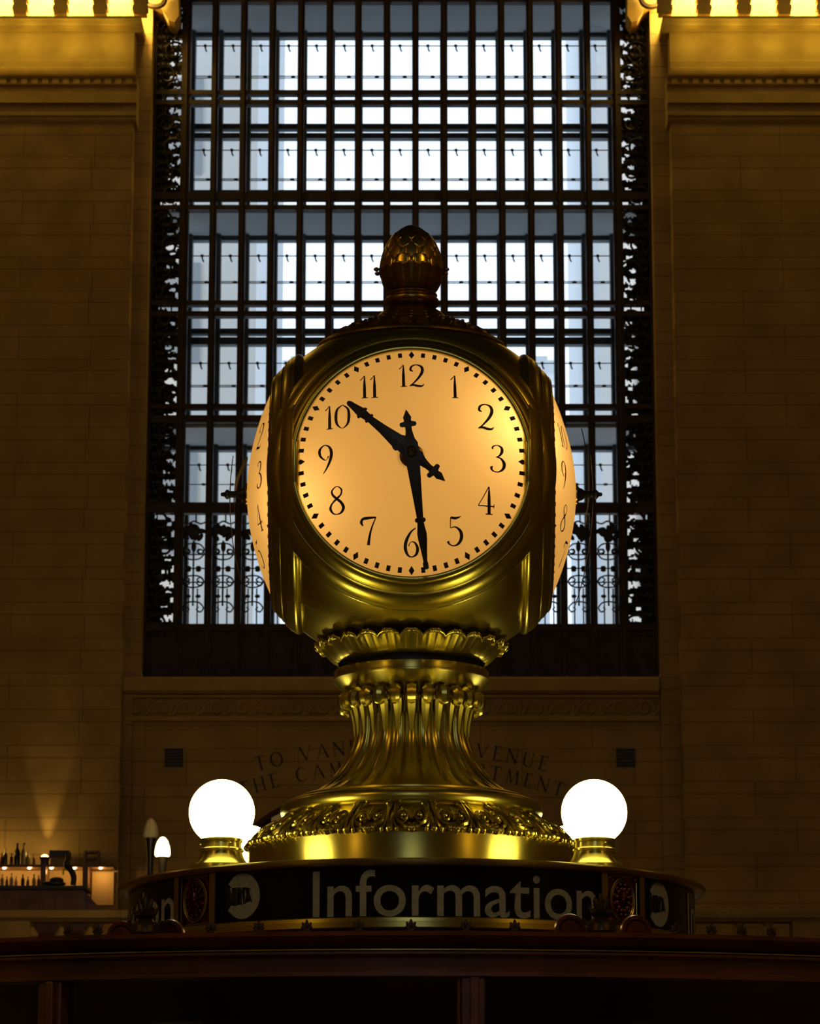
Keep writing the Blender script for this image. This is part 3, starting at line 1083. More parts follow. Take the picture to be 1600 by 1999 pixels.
for k in range(16):
    if postm is None:
        bm = BM()
        box(bm, -.026, .020, -2.165, -2.10, .95, zf)
        box(bm, -.010, .008, -2.178, -2.165, .95, zf)
        box(bm, -.034, -.026, -2.158, -2.11, .95, zf)
        postm = obj('post', bm, WOOD, booth, smooth=False); b = postm
        bv = b.modifiers.new('bevel', 'BEVEL'); bv.width = .003; bv.segments = 2
    else:
        b = postm.copy(); col.objects.link(b); b.parent = booth
    b.rotation_euler.z = POST0 + k * R(22.5)
gm = None
for k in range(16):
    if gm is None:
        bm = BM(); revolve(bm, [(2.13, .95), (2.13, zf)], 8, a0=.008, a1=R(22.5) - .008)
        gm = obj('glass_pane', bm, BOOTHGLASS, booth); b = gm
    else:
        b = gm.copy(); col.objects.link(b); b.parent = booth
    b.rotation_euler.z = POST0 + k * R(22.5)
bm = BM(); ring(bm, [(2.10, 0), (2.18, 0), (2.18, .9), (2.24, .92), (2.24, .95), (1.7, .95)], 96); obj('counter_base', bm, WOOD, booth)
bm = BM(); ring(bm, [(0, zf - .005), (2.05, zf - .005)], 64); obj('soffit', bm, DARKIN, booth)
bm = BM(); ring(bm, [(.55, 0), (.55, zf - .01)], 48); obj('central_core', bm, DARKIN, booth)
bm = BM(); ring(bm, [(.0, ZB - .11), (.92, ZB - .11), (.92, ZB - .09), (.74, ZB - .07), (.74, ZS0 - .001), (.0, ZS0 - .001)], 96); obj('roof_curb', bm, WOOD, booth)
bm = BM()
for a, b_ in ((-14, -6), (4, 14)):
    revolve(bm, [(1.0, 1.98), (1.25, 1.98), (1.25, 2.0), (1.0, 2.0), (1.0, 1.98)], 12, a0=R(a), a1=R(b_))
obj('inner_shelf', bm, mat('orange_wood_shelf', (.5, .16, .04), .5), booth, smooth=False)

# cornice ornaments
def palmette(s):
    bm = BM()
    rr = 2.06
    for a, l in ((-62, .020), (-32, .027), (0, .032), (32, .027), (62, .020)):
        d = Vector((math.sin(R(a)), 0, math.cos(R(a))))
        c = Vector((0, -rr, ZB + .004)) + d * l * .55 * s
        blob(bm, c, (.0062 * s, .005 * s, l * .5 * s), Matrix.Rotation(R(a), 4, 'Y'), 8, 6)
    blob(bm, (0, -rr, ZB + .003), (.012 * s, .008 * s, .008 * s))
    box(bm, -.014 * s, .014 * s, -rr - .008, -rr + .008, ZB - .02, ZB + .002)
    return bm
pal = None
angles = [math.asin(max(-1, min(1, (u - 800) * 6.44 / F / 2.06))) for u in (-420, 120, 180, 407, 501, 595, 696, 798, 905, 1000, 1318, 1390, 1452, 1513)][1:]
for i, a in enumerate(angles):
    if pal is None:
        pal = obj('palmette_ornament', palmette(.62), DARKBZ, booth); b = pal
    else:
        b = pal.copy(); col.objects.link(b); b.parent = booth
    b.rotation_euler.z = a; b.location.z = .012
ant = dsc = None
for k in range(-1, 4):
    for u0 in (None,):
        pass
for u in (275, 1170):
    a = math.asin((u - 800) * 6.44 / F / 2.06)
    if ant is None:
        bm = BM()
        c = Vector((0, -2.06, ZB))
        blob(bm, c + Vector((0, 0, .012)), (.030, .02, .014))
        revolve(bm, [(.012, ZB), (.028, ZB + .008), (.026, ZB + .022), (.018, ZB + .03), (.014, ZB + .034), (.02, ZB + .04), (0, ZB + .055)], 16, c=(0, -2.06))
        for m_, zz, ll in ((1, .026, .030), (-1, .026, .030), (1, .048, .022), (-1, .048, .022)):
            pts = cr([(0, zz - .012), (m_ * ll * .5, zz - .002), (m_ * ll * .9, zz - .004), (m_ * ll * 1.15, zz + .006)], 4)
            tube(bm, [Vector((x, -2.06, ZB + z)) for x, z in pts], [.007 - .0045 * i / (len(pts) - 1) for i in range(len(pts))], 6)
        for m_ in (-.5, 0, .5):
            blob(bm, (m_ * .017, -2.06, ZB + .062 - abs(m_) * .012), (.006, .006, .018), Matrix.Rotation(m_ * .6, 4, 'Y'), 8, 6)
        bmesh.ops.scale(bm, verts=bm.verts, vec=(1.05, 1, 1.08), space=Matrix.Translation((0, 0, -ZB)))
        ant = obj('antefix_ornament', bm, DARKBZ, booth); b = ant
        b['label'] = 'dark leafy finial'
    else:
        b = ant.copy(); col.objects.link(b); b.parent = booth
    b.rotation_euler.z = a; b.location.z = .006; b.scale = (1, 1, 1)
    for du in (-62, 68) if u > 800 else (-45, 50):
        a2 = math.asin((u + du - 800) * 6.5 / F / 2.0)
        if dsc is None:
            bm = BM()
            M = Matrix.Translation((0, -2.0, ZB - .012)) @ Matrix.Rotation(PI / 2, 4, 'X')
            bt = BM(); revolve(bt, [(0, .006), (.020, .006), (.024, .010), (.031, .010), (.033, .0), (.031, -.008), (0, -.008)], 32)
            bmesh.ops.transform(bt, matrix=M, verts=bt.verts)
            me = bpy.data.meshes.new('t'); bt.to_mesh(me); bt.free(); bm.from_mesh(me)
            dsc = obj('roundel_ornament', bm, ROSE, booth); b = dsc
        else:
            b = dsc.copy(); col.objects.link(b); b.parent = booth
        b.rotation_euler.z = a2; b.location.z = .034 if u > 800 else .026

# ------------------------------------------------------------------ round sign
ZS1 = zat(1673, -.765)
ZS0 = zat(1811, -.76)
G1, G0 = zat(1689, -.745), zat(1790, -.745)
AX = 0.0
sign = empty('information_sign', (AX, 0, ZS0), 'round brass drum sign with black glass panels reading Information', 'sign')
bm = BM()
revolve(bm, [(.0, ZS1), (.60, ZS1), (.755, ZS1), (.767, ZS1 - .002), (.770, ZS1 - .006), (.768, G1 + .003), (.764, G1), (.75, G1 - .001), (.70, G1 - .001)], 160)
obj('top_rim', bm, SATIN, sign)
bm = BM()
revolve(bm, [(.70, G0), (.752, G0), (.756, G0 - .002), (.757, ZS0 + .016), (.765, ZS0 + .014), (.765, ZS0 + .002), (.76, ZS0), (.70, ZS0)], 160)
obj('bottom_rim', bm, SATIN, sign)
bm = BM(); revolve(bm, [(.715, ZS0), (.715, G1)], 96); obj('core', bm, BLACK, sign)
OFF = R(.8)

def font_mesh(text, size, bold=0., spacing=1.):
    cu = bpy.data.curves.new('t', 'FONT')
    cu.body = text
    cu.size = size
    cu.offset = bold
    cu.space_character = spacing
    cu.resolution_u = 6
    cu.extrude = 0
    o_ = bpy.data.objects.new('t', cu)
    col.objects.link(o_)
    bpy.context.view_layer.update()
    dg = bpy.context.evaluated_depsgraph_get()
    me = bpy.data.meshes.new_from_object(o_.evaluated_get(dg))
    bpy.data.objects.remove(o_)
    return me

def text_bm(text, bold=0.):
    me = font_mesh(text, 1., bold)
    bm = BM(); bm.from_mesh(me)
    xs = [v.co.x for v in bm.verts]; ys = [v.co.y for v in bm.verts]
    return bm, min(xs), max(xs), min(ys), max(ys)

def sign_panel():
    bm = BM()
    revolve(bm, [(.742, G0), (.742, G1)], 40, a0=R(-39.2), a1=R(39.2))
    p = obj('glass_panel', bm, BGLASS, sign)
    # lettering
    bm, x0, x1, y0, y1 = text_bm('Information', .006)
    H = zat(1697, -.745) - zat(1787, -.745)
    base = zat(1787, -.745)
    cuts = bmesh.ops.subdivide_edges(bm, edges=[e for e in bm.edges if e.calc_length() > .25], cuts=1)
    aL, aR = R(-17.9), R(38.2)
    for v in bm.verts:
        a = aL + (aR - aL) * (v.co.x - x0) / (x1 - x0)
        z = base + H * v.co.y / y1 if v.co.y > 0 else base + H * v.co.y / y1
        v.co = Vector((AX + .7435 * math.sin(a), -.7435 * math.cos(a), z))
    t = obj('lettering', bm, LETTER, p, smooth=False)
    t['label'] = 'grey word Information'
    # round transit mark: pale disc cut on its left, dark receding capitals
    ac, rr = R(-33.1), .0455
    zc_ = (G0 + G1) / 2 + .001
    bm = BM()
    def S(x, z, lift=.0015):
        a = ac + x * 1.38 / .742
        return Vector((AX + (.742 + lift) * math.sin(a), -(.742 + lift) * math.cos(a), zc_ + z * 1.04))
    top = []; bot = []
    jag = lambda x: 0
    N = 30
    # upper lobe, right crescent and lower lobe as one ring sector plus swooshes
    pts = []
    for i in range(N + 1):
        a = R(128 - 256 * i / N)
        pts.append((rr * .82 * math.cos(a) + .002, rr * 1.18 * math.sin(a)))
    inner = []
    ins = [(-.030, .030), (-.022, .020), (-.010, .021), (.0, .020), (.008, .020), (.014, .018), (.020, .016), (.024, .010), (.0245, 0), (.024, -.010),
           (.018, -.014), (.012, -.016), (.004, -.018), (-.006, -.020), (-.014, -.022), (-.024, -.020), (-.030, -.032)]
    ring_in = []
    for i in range(N + 1):
        t = i / N * (len(ins) - 1); k = min(int(t), len(ins) - 2); f = t - k
        ring_in.append((ins[k][0] * (1 - f) + ins[k + 1][0] * f, ins[k][1] * (1 - f) + ins[k + 1][1] * f))
    A = [bm.verts.new(S(*q)) for q in pts]; B = [bm.verts.new(S(*q)) for q in ring_in]
    for i in range(N):
        bm.faces.new((A[i], A[i + 1], B[i + 1], B[i]))
    # pale slots between the capitals
    for q in ([(-.026, .020), (-.022, .021), (-.0195, -.010), (-.021, -.012)], [(-.012, .020), (-.010, .020), (-.0095, -.018), (-.013, -.018)],
              [(-.001, .02), (.001, .02), (.0035, -.017), (-.0015, -.017)], [(.0075, .012), (.009, .017), (.011, -.016), (.0065, -.016)],
              [(.0165, .016), (.025, .010), (.025, -.010), (.020, -.014)]):
        bm.faces.new([bm.verts.new(S(*k)) for k in q])
    bmesh.ops.recalc_face_normals(bm, faces=bm.faces)
    g = obj('round_logo', bm, LETTER, p, smooth=False)
    bm, x0, x1, y0, y1 = text_bm('MTA', .03)
    for v in bm.verts:
        t = (v.co.x - x0) / (x1 - x0)
        u_ = v.co.y / y1
        x = -.034 + .058 * t ** .8
        hh = .046 * (1 - t) + .026 * t
        zc2 = -.001
        v.co = S(x, zc2 + (u_ - .5) * hh, .003)
    g2 = obj('logo_capitals', bm, BLACK, p, smooth=False)
    return p
pan = sign_panel()
pan.rotation_euler.z = 0
# a medallion panel between glass panels
def medallion():
    bm = BM()
    revolve(bm, [(.742, G0), (.742, G1)], 8, a0=R(40.6), a1=R(49.4))
    m = obj('medallion', bm, ROSE, sign)
    m['label'] = 'red brown square panel with an oval flower relief'
    zc_ = (G0 + G1) / 2
    hh = (G1 - G0) / 2
    def S(x, z, lift=.004):
        a = R(45) + x / .742
        return Vector((AX + (.742 + lift) * math.sin(a), -(.742 + lift) * math.cos(a), zc_ + z))
    bm = BM()
    for k in (1.0, .88):
        tube(bm, [S(.043 * k * math.cos(2 * PI * i / 40), hh * .86 * k * math.sin(2 * PI * i / 40)) for i in range(40)], .0022 if k == 1 else .0012, 6, closed=True)
    obj('oval_ring', bm, CAST, m)
    bm = BM()
    for i in range(12):
        a = 2 * PI * i / 12 + .26
        for q, s_ in ((.5, .0055), (.72, .0045)):
            blob(bm, S(.043 * q * math.cos(a), hh * .86 * q * math.sin(a)), (s_, .004, s_ * 1.3), u=8, v=5)
        tube(bm, [S(0, 0), S(.036 * math.cos(a), hh * .7 * math.sin(a))], [.003, .0012], 5)
    blob(bm, S(0, 0), (.008, .008, .008))
    for sx in (-1, 1):
        for sz in (-1, 1):
            blob(bm, S(sx * .047, sz * hh * .84), (.007, .004, .007), u=8, v=5)
    obj('flower_relief', bm, ROSE, m)
    bm = BM()
    for q in (-1, 1):
        a, b = S(q * .0545, -hh, .002), S(q * .0545, hh, .002)
        tube(bm, [a, b], .002, 6)
    tube(bm, [S(-.054, hh - .004, .002), S(.054, hh - .004, .002)], .002, 6)
    tube(bm, [S(-.054, -hh + .004, .002), S(.054, -hh + .004, .002)], .002, 6)
    obj('frame_moulding', bm, CAST, m)
    return m
med = medallion()
def mull(a):
    bm = BM()
    revolve(bm, [(.735, G0), (.752, G0), (.752, G1), (.735, G1)], 3, a0=a - R(.75), a1=a + R(.75))
    return obj('mullion', bm, SATIN, sign, smooth=False)
mu = [mull(R(39.8)), mull(R(50.2))]
for base in [pan, med] + mu:
    for k in range(1, 4):
        c = copy_tree(base, sign)
        c.rotation_euler.z = k * PI / 2 - 0
for c in sign.children:
    if c.name.split('.')[0] in ('glass_panel', 'medallion', 'mullion'):
        c.rotation_euler.z += 0.0 - OFF * -1 * -1
# meshes were built about the drum's axis, so turn about it (origins are on it)

# ------------------------------------------------------------------ globe lamps
gl = None
pos = {'front left': (-.475, -.45), 'front right': (.457, -.45), 'rear left': (-.455, .47), 'rear right': (.44, .47)}
labs = {'front left': 'round white glowing globe lamp on the sign at front left, whole globe visible',
        'front right': 'round white glowing globe lamp on the sign at front right',
        'rear left': 'glowing globe lamp half hidden behind the front left globe',
        'rear right': 'glowing globe lamp barely peeking out behind the front right globe'}
for k, (x, y) in pos.items():
    if gl is None:
        gl = empty('globe_lamp', (0, 0, 0))
        bm = BM(); bmesh.ops.create_uvsphere(bm, u_segments=48, v_segments=32, radius=.0825, matrix=Matrix.Translation((0, 0, .148)))
        obj('globe', bm, GLOBE, gl)
        bm = BM()
        revolve(bm, [(0, .0), (.076, .0), (.077, .004), (.076, .014), (.073, .017), (.064, .022), (.058, .030), (.054, .040), (.052, .046), (.056, .050), (.056, .054), (.050, .058),
                     (.049, .070), (.052, .074), (.052, .080), (.047, .082), (.0, .076)], 48)
        g = obj('lamp_base', bm, SATIN, gl)
        bm = BM()
        for i in range(3):
            a = 2 * PI * i / 3 + .5
            blob(bm, (.052 * math.sin(a), -.052 * math.cos(a), .066), (.003, .003, .003), u=8, v=5)
        obj('set_screw', bm, SATIN, g)
        o = gl
    else:
        o = copy_tree(gl)
    o.location = (x, y, ZS1)
    tag(o, labs[k], 'lamp', 'globe lamps on the sign')

# ------------------------------------------------------------------ the clock
ZC = 3.556
clock = empty('four_faced_clock', (AX, 0, ZS1), 'brass four faced globe clock with glowing opal dials and an acorn on top', 'clock')
RS = .472
# base band
bm = BM(); revolve(bm, [(.36, ZS1), (.435, ZS1), (.435, ZS1 + .004), (.431, ZS1 + .006), (.431, 2.588), (.428, 2.592), (.40, 2.594)], 160); obj('base_band', bm, SATIN, clock)
# acanthus band
def SB(t):
    return .338 + .090 * math.sin(t * PI / 2 * .92) / math.sin(PI / 2 * .92), 2.672 - .080 * t
bm = BM()
revolve(bm, [(SB(i / 10)[0] - .006, SB(i / 10)[1]) for i in range(11)], 120)
NM = 24
for k in range(NM):
    th0 = 2 * PI * k / NM
    def S(a, t, h=0.):
        r, z = SB(t)
        th = th0 + a * 2 * PI / NM
        return Vector((AX + (r + h) * math.sin(th), -(r + h) * math.cos(th), z + h * .5))
    for m_ in (-1, 1):
        pts = []; rad = []
        for i in range(22):
            q = i / 21
            a = -.5 * PI + q * 2.7 * PI
            rr = .20 * (1 - .72 * q)
            pts.append(S(m_ * (.19 + rr * math.cos(a) * .95), .48 - rr * 1.5 * math.sin(a), .003)); rad.append(.0055 - .0025 * q)
        tube(bm, pts, rad, 5)
        tube(bm, [S(m_ * x, t, .002) for x, t in cr([(.46, 0), (.42, .35), (.40, .7), (.30, .98)], 4)], .0040, 5)
        tube(bm, [S(m_ * x, t, .002) for x, t in cr([(.30, 0), (.36, .1), (.44, .6), (.47, 1)], 4)], .0032, 5)
        blob(bm, S(m_ * .19, .48, .004), (.007, .007, .007), u=8, v=5)
        blob(bm, S(m_ * .13, .92, .004), (.007, .006, .009), u=8, v=5)
        blob(bm, S(m_ * .33, .96, .004), (.006, .006, .008), u=8, v=5)
    for a, l in ((-28, .8), (0, 1), (28, .8)):
        p0, p1 = S(0, .62, .004), S(math.sin(R(a)) * .2, .62 - l * .42, .006)
        tube(bm, [p0, (p0 + p1) / 2, p1], [.003, .0065, .002], 6)
    blob(bm, S(0, .95, .005), (.011, .008, .010), u=8, v=6)
    blob(bm, S(.5, .95, .004), (.009, .007, .009), u=8, v=5)
obj('acanthus_band', bm, CAST, clock)
# torus
bm = BM()
pr = [(.28, 2.730), (.298, 2.730), (.303, 2.727), (.304, 2.722), (.310, 2.719)]
for i in range(13):
    a = R(100 - 190 * i / 12)
    pr.append((.322 + .025 * math.cos(a), 2.694 + .024 * math.sin(a)))
pr.append((.31, 2.668))
revolve(bm, pr, 160)
obj('base_torus', bm, BRASS, clock)
# fluted stem
sp = cr([(.1505, 2.985), (.1485, 2.955), (.1480, 2.925), (.1500, 2.885), (.160, 2.850), (.181, 2.812), (.208, 2.778), (.244, 2.750), (.288, 2.728)], 4)
NF = 26
def flute(r, z, th, i):
    q = (2.985 - z) / .26
    c = abs(math.cos(NF / 2 * th))
    f = (c ** .55 - .62) * (.010 + .004 * q)
    g = .0035 * math.exp(-((abs(math.sin(NF / 2 * th))) / .16) ** 2)
    v = (NF * th / (2 * PI)) % 1
    e = .0022 * math.exp(-(((v - .28)) / .03) ** 2) + .0022 * math.exp(-(((v - .72)) / .03) ** 2)
    fade = 1 if q < .85 else max(.12, 1 - (q - .85) / .17)
    return r + (f + g * .6 + e) * fade, z
bm = BM(); revolve(bm, sp, NF * 20, flute)
obj('fluted_stem', bm, BRASS, clock)
# curled leaf tips round the top of the stem
bm = BM()
for k in range(NF):
    th = 2 * PI * k / NF
    big = 1
    pts = cr([(.149, 2.865), (.149, 2.90), (.150, 2.930), (.153, 2.955), (.160, 2.982), (.170, 2.996), (.180, 2.993), (.184, 2.980), (.180, 2.968), (.173, 2.968)], 3)
    n = len(pts)
    rad = [.0015 + .0160 * math.sin(PI * min(1, .04 + (i / n) * .80)) for i in range(n)]
    tube(bm, [Vector((AX + r * math.sin(th), -r * math.cos(th), z)) for r, z in pts], rad, 8)
    th2 = th + PI / NF
    pts = cr([(.148, 2.94), (.152, 2.970), (.160, 2.984), (.168, 2.980), (.170, 2.970)], 3)
    tube(bm, [Vector((AX + r * math.sin(th2), -r * math.cos(th2), z)) for r, z in pts], .0035, 6)
obj('leaf_capital', bm, BRASS, clock)
# neck ring
bm = BM()
revolve(bm, [(.17, 3.069), (.2035, 3.069), (.206, 3.066), (.206, 3.049), (.2095, 3.047), (.2100, 3.043), (.2075, 3.040), (.200, 3.034), (.190, 3.024), (.176, 3.016), (.164, 3.010), (.156, 3.000), (.152, 2.985)], 128)
obj('neck_ring', bm, SATIN, clock)
bm = BM(); revolve(bm, [(.186, 3.060), (.184, 3.10), (.20, 3.13)], 96); obj('neck_core', bm, BLACK, clock)
# petal collar
NP = 26
pp = cr([(.196, 3.089), (.205, 3.094), (.216, 3.104), (.228, 3.118), (.238, 3.130), (.246, 3.139), (.253, 3.143), (.256, 3.139), (.252, 3.133), (.243, 3.133), (.225, 3.133)], 3)
def petal(r, z, th, i):
    c = abs(math.cos(NP / 2 * th))
    q = max(0, min(1, (z - 3.089) / .05))
    v = (NP * th / (2 * PI)) % 1
    e = .0025 * math.exp(-((v - .2) / .035) ** 2) + .0025 * math.exp(-((v - .8) / .035) ** 2)
    drop = (1 - c ** .6) * .014 * q
    return r + (.009 * (c ** .6) - .005 + e) * (.35 + .65 * q), z - drop
bm = BM(); revolve(bm, pp, NP * 18, petal)
for k in range(NP):
    th = 2 * PI * k / NP
    for d in (-.022, .022):
        a = th + d * 1.3
        blob(bm, (AX + .2565 * math.sin(a), -.2565 * math.cos(a), 3.1375), (.0062, .0062, .0065), u=8, v=6)
obj('petal_collar', bm, BRASS, clock)
# spherical body with four round openings
for part, lo, hi in (('lower_body', -65, 0), ('upper_body', 0, 88)):
    bm = BM()
    n_ = int((hi - lo) / 1.5)
    pr = [(RS * math.cos(R(lo + (hi - lo) * i / n_)), ZC + RS * math.sin(R(lo + (hi - lo) * i / n_))) for i in range(n_ + 1)]
    revolve(bm, pr, 288)
    dele = []
    for f in bm.faces:
        c = f.calc_center_median()
        for ax in (0, 1):
            o_ = c.y if ax == 0 else c.x
            if abs(c[ax]) > .25 and math.hypot(o_, c.z - ZC) < .362:
                dele.append(f); break
    bmesh.ops.delete(bm, geom=dele, context='FACES')
    obj(part, bm, BRASS, clock)

# four faces: bezel, dial with numerals, hands
def turn_to_front(bm):
    """revolve() axis z -> axis -y through the clock's centre"""
    M = Matrix.Translation((AX, 0, ZC)) @ Matrix.Rotation(PI / 2, 4, 'X')
    bmesh.ops.transform(bm, matrix=M, verts=bm.verts)
bm = BM()
bp = [(.3565, .2885), (.3610, .292), (.3645, .298), (.3655, .303), (.3645, .3085), (.3615, .3125), (.3595, .3155), (.3570, .3200), (.3520, .3275), (.3450, .3350), (.3370, .3405), (.3330, .3420), (.3325, .3450),
      (.3305, .3470), (.3280, .3465), (.3255, .3500), (.3200, .3570), (.3140, .3625), (.3090, .3650), (.3080, .3675), (.3050, .3715), (.3000, .3745), (.2945, .3750), (.2915, .3730), (.2900, .367), (.2895, .358), (.289, .350)]
revolve(bm, [(a * 1.036, b) for a, b in bp], 160)
turn_to_front(bm)
bez = obj('bezel', bm, BRASS, clock)

RD, DD, DEP = .301, .366, .078
def dome(x, z, lift=0.):
    r2 = x * x + z * z
    d = DD + DEP * (1 - (r2 / RD / RD) ** .95) + lift
    return Vector((AX + x, -d, ZC + z))
bm = BM()
cols_ = []
c0 = bm.verts.new(dome(0, 0))
NR, NA = 20, 96
prev = None
for i in range(1, NR + 1):
    r = RD * i / NR
    ringv = [bm.verts.new(dome(r * math.sin(2 * PI * j / NA), r * math.cos(2 * PI * j / NA))) for j in range(NA)]
    for j in range(NA):
        if prev is None:
            bm.faces.new((c0, ringv[(j + 1) % NA], ringv[j]))
        else:
            bm.faces.new((prev[j], prev[(j + 1) % NA], ringv[(j + 1) % NA], ringv[j]))
    prev = ringv
bmesh.ops.recalc_face_normals(bm, faces=bm.faces)
dial = obj('dial', bm, DIAL, clock)

DIG = {
    '1': (.30, [[(.0, .80, .022), (.07, .87, .018), (.16, 1.0, .012)], [(.17, 1.0, .02), (.175, .5, .055), (.185, 0, .06)], [(.06, 0, .018), (.32, .01, .018)]]),
    '2': (.60, [[(.16, .70, .02), (.06, .76, .045), (.10, .92, .04), (.28, 1.0, .022), (.48, .92, .05), (.53, .72, .06), (.42, .46, .05), (.20, .18, .03), (.03, .03, .022)],
                [(.02, .03, .02), (.18, .07, .045), (.36, .03, .05), (.52, .03, .035), (.60, .12, .012)]]),
    '3': (.54, [[(.10, .84, .035), (.10, .93, .03), (.26, 1.0, .02), (.42, .92, .045), (.44, .76, .055), (.34, .60, .03), (.22, .55, .015)],
                [(.22, .55, .015), (.40, .50, .035), (.52, .32, .06), (.48, .12, .05), (.30, -.01, .022), (.10, .02, .028), (.04, .13, .045), (.10, .18, .02)]]),
    '4': (.60, [[(.40, 1.0, .018), (.20, .62, .016), (.01, .30, .016)], [(.01, .29, .02), (.60, .29, .022)], [(.41, 1.0, .02), (.41, .5, .055), (.41, 0, .055)], [(.28, 0, .02), (.54, 0, .02)], [(.58, .22, .012), (.60, .36, .02)]]),
    '5': (.54, [[(.12, .97, .04), (.30, .95, .045), (.50, 1.02, .012)], [(.12, .97, .018), (.11, .60, .014)], [(.11, .60, .014), (.30, .64, .025), (.48, .50, .055), (.52, .28, .06), (.42, .07, .045), (.24, -.02, .022), (.08, .03, .028), (.02, .13, .05)]]),
    '6': (.56, [[(.44, 1.0, .015), (.26, .86, .035), (.10, .58, .055), (.05, .30, .06), (.14, .06, .04), (.29, -.01, .02), (.45, .08, .045), (.50, .28, .055), (.42, .46, .035), (.30, .52, .015), (.20, .44, .015), (.18, .36, .02)]]),
    '7': (.56, [[(.08, .68, .02), (.02, .80, .05), (.07, .92, .045), (.24, .95, .05), (.56, .97, .025)], [(.56, .98, .018), (.40, .60, .03), (.32, .28, .045), (.28, 0, .055)]]),
    '8': (.52, [[(.26, .54, .045), (.10, .70, .04), (.08, .86, .03), (.25, 1.0, .018), (.42, .88, .03), (.40, .70, .03), (.26, .56, .04), (.08, .38, .03), (.02, .20, .045), (.12, .03, .03), (.26, -.01, .018), (.42, .05, .04), (.50, .22, .055), (.42, .40, .05), (.26, .54, .045)]]),
    '9': (.54, [[(.34, .52, .018), (.38, .58, .02), (.30, .44, .012), (.20, .46, .025), (.06, .62, .045), (.05, .84, .045), (.22, 1.0, .02), (.40, .92, .04), (.48, .70, .058), (.44, .42, .05), (.30, .10, .03), (.18, -.08, .012)]]),
    '0': (.58, [[(.29, 1.0, .016), (.08, .82, .045), (.03, .5, .06), (.08, .18, .045), (.29, 0, .016), (.50, .18, .045), (.55, .5, .06), (.50, .82, .045), (.29, 1.0, .016)]]),
}
def number(txt, cx_, cz_, H):
    gap = .10
    tot = sum(DIG[c][0] for c in txt) + gap * (len(txt) - 1)
    x = -tot / 2
    for c in txt:
        wd, sts = DIG[c]
        for st in sts:
            pts = cr(st, 7) if len(st) > 2 else [tuple(st[0][k] + (st[1][k] - st[0][k]) * i / 6 for k in range(3)) for i in range(7)]
            pts = [(a, b, h * 1.02) for a, b, h in pts]
            ribbon(bm, pts, lambda a, b: dome(cx_ + (a + x) * H, cz_ + (b - .5) * H, .0016))
        x += wd + gap
for n in range(1, 13):
    a = R(30 * n)
    bm = BM()
    number(str(n), .2215 * math.sin(a), .2215 * math.cos(a) + .003, .070 if n not in (10, 11, 12, 1) else .065)
    bmesh.ops.recalc_face_normals(bm, faces=bm.faces)
    obj('numeral', bm, INK, dial, smooth=False)
bm = BM()
for n in range(60):
    a = R(6 * n)
    rr = .287
    s, l = (.0075, .0115) if n % 5 == 0 else (.0052, .0068)
    d = Vector((math.sin(a), math.cos(a))); t = Vector((d.y, -d.x))
    c = d * rr
    if n % 5 == 0:
        q = [c + d * l, c + t * s, c - d * l, c - t * s]
    else:
        q = [c + d * l + t * s, c - d * l + t * s, c - d * l - t * s, c + d * l - t * s]
    bm.faces.new([bm.verts.new(dome(k.x, k.y, .0016)) for k in q])
bmesh.ops.recalc_face_normals(bm, faces=bm.faces)
obj('minute_track', bm, INK, dial, smooth=False)

def hand(name, prof, tail, ang, off, th=.0018):
    """prof, tail: (distance, halfwidth); bends with the dome"""
    pts = [(-d, h * 1.12) for d, h in tail[::-1]] + [(d, h * 1.12) for d, h in prof]
    full = []
    for i in range(len(pts) - 1):
        k = max(1, int(abs(pts[i + 1][0] - pts[i][0]) / .012))
        for j in range(k):
            t = j / k
            full.append((pts[i][0] + (pts[i + 1][0] - pts[i][0]) * t, pts[i][1] + (pts[i + 1][1] - pts[i][1]) * t))
    full.append(pts[-1])
    bm = BM()
    ca, sa = math.cos(ang), math.sin(ang)
    def P3(u_, w_, dd):
        x = u_ * sa + w_ * ca; z = u_ * ca - w_ * sa
        return Vector((AX + x, -(off - .55 * u_ * u_ + dd), ZC + z))
    rows = []
    for d, h in full:
        rows.append([bm.verts.new(P3(d, -h, 0)), bm.verts.new(P3(d, 0, th)), bm.verts.new(P3(d, h, 0)), bm.verts.new(P3(d, 0, -th * .4))])
    for i in range(len(rows) - 1):
        A_, B_ = rows[i], rows[i + 1]
        for k in range(4):
            bm.faces.new((A_[k], A_[(k + 1) % 4], B_[(k + 1) % 4], B_[k]))
    bm.faces.new(rows[0]); bm.faces.new(rows[-1][::-1])
    bmesh.ops.recalc_face_normals(bm, faces=bm.faces)
    return obj(name, bm, BLACK, clock, smooth=False)
tail = [(.0, .017), (.022, .017), (.035, .011), (.055, .0075), (.066, .0075), (.067, .017), (.072, .0195), (.078, .0185), (.081, .009), (.083, .008), (.086, .0085), (.092, .0095), (.100, .006), (.112, .001)]
hour = [(a * 1.07, b) for a, b in [(.0, .017), (.030, .017), (.032, .021), (.040, .021), (.046, .0175), (.09, .0115), (.130, .0085), (.131, .0125), (.136, .0125), (.138, .0095), (.152, .0105), (.153, .0155), (.158, .0155), (.162, .0115), (.180, .0085), (.198, .0062), (.203, .003)]]
minute = [(a * 1.03, b) for a, b in [(.0, .016), (.022, .016), (.028, .0135), (.034, .0155), (.050, .0145), (.110, .0108), (.166, .0075), (.168, .0115), (.172, .0125), (.176, .0115), (.178, .0075), (.188, .0085), (.205, .0110), (.222, .0100), (.245, .0072), (.272, .0045), (.276, .0062), (.289, .0062), (.291, .003)]]
hh_ = hand('hour_hand', hour, tail, R(310.5), .478)
mh_ = hand('minute_hand', minute, tail, R(172.8), .490)
bm = BM(); revolve(bm, [(.0, .445), (.021, .445), (.016, .460), (.009, .470), (.009, .492), (.013, .494), (.013, .500), (.006, .506), (.005, .514), (.0, .516)], 32); turn_to_front(bm)
hub = obj('hand_hub', bm, BLACK, clock)
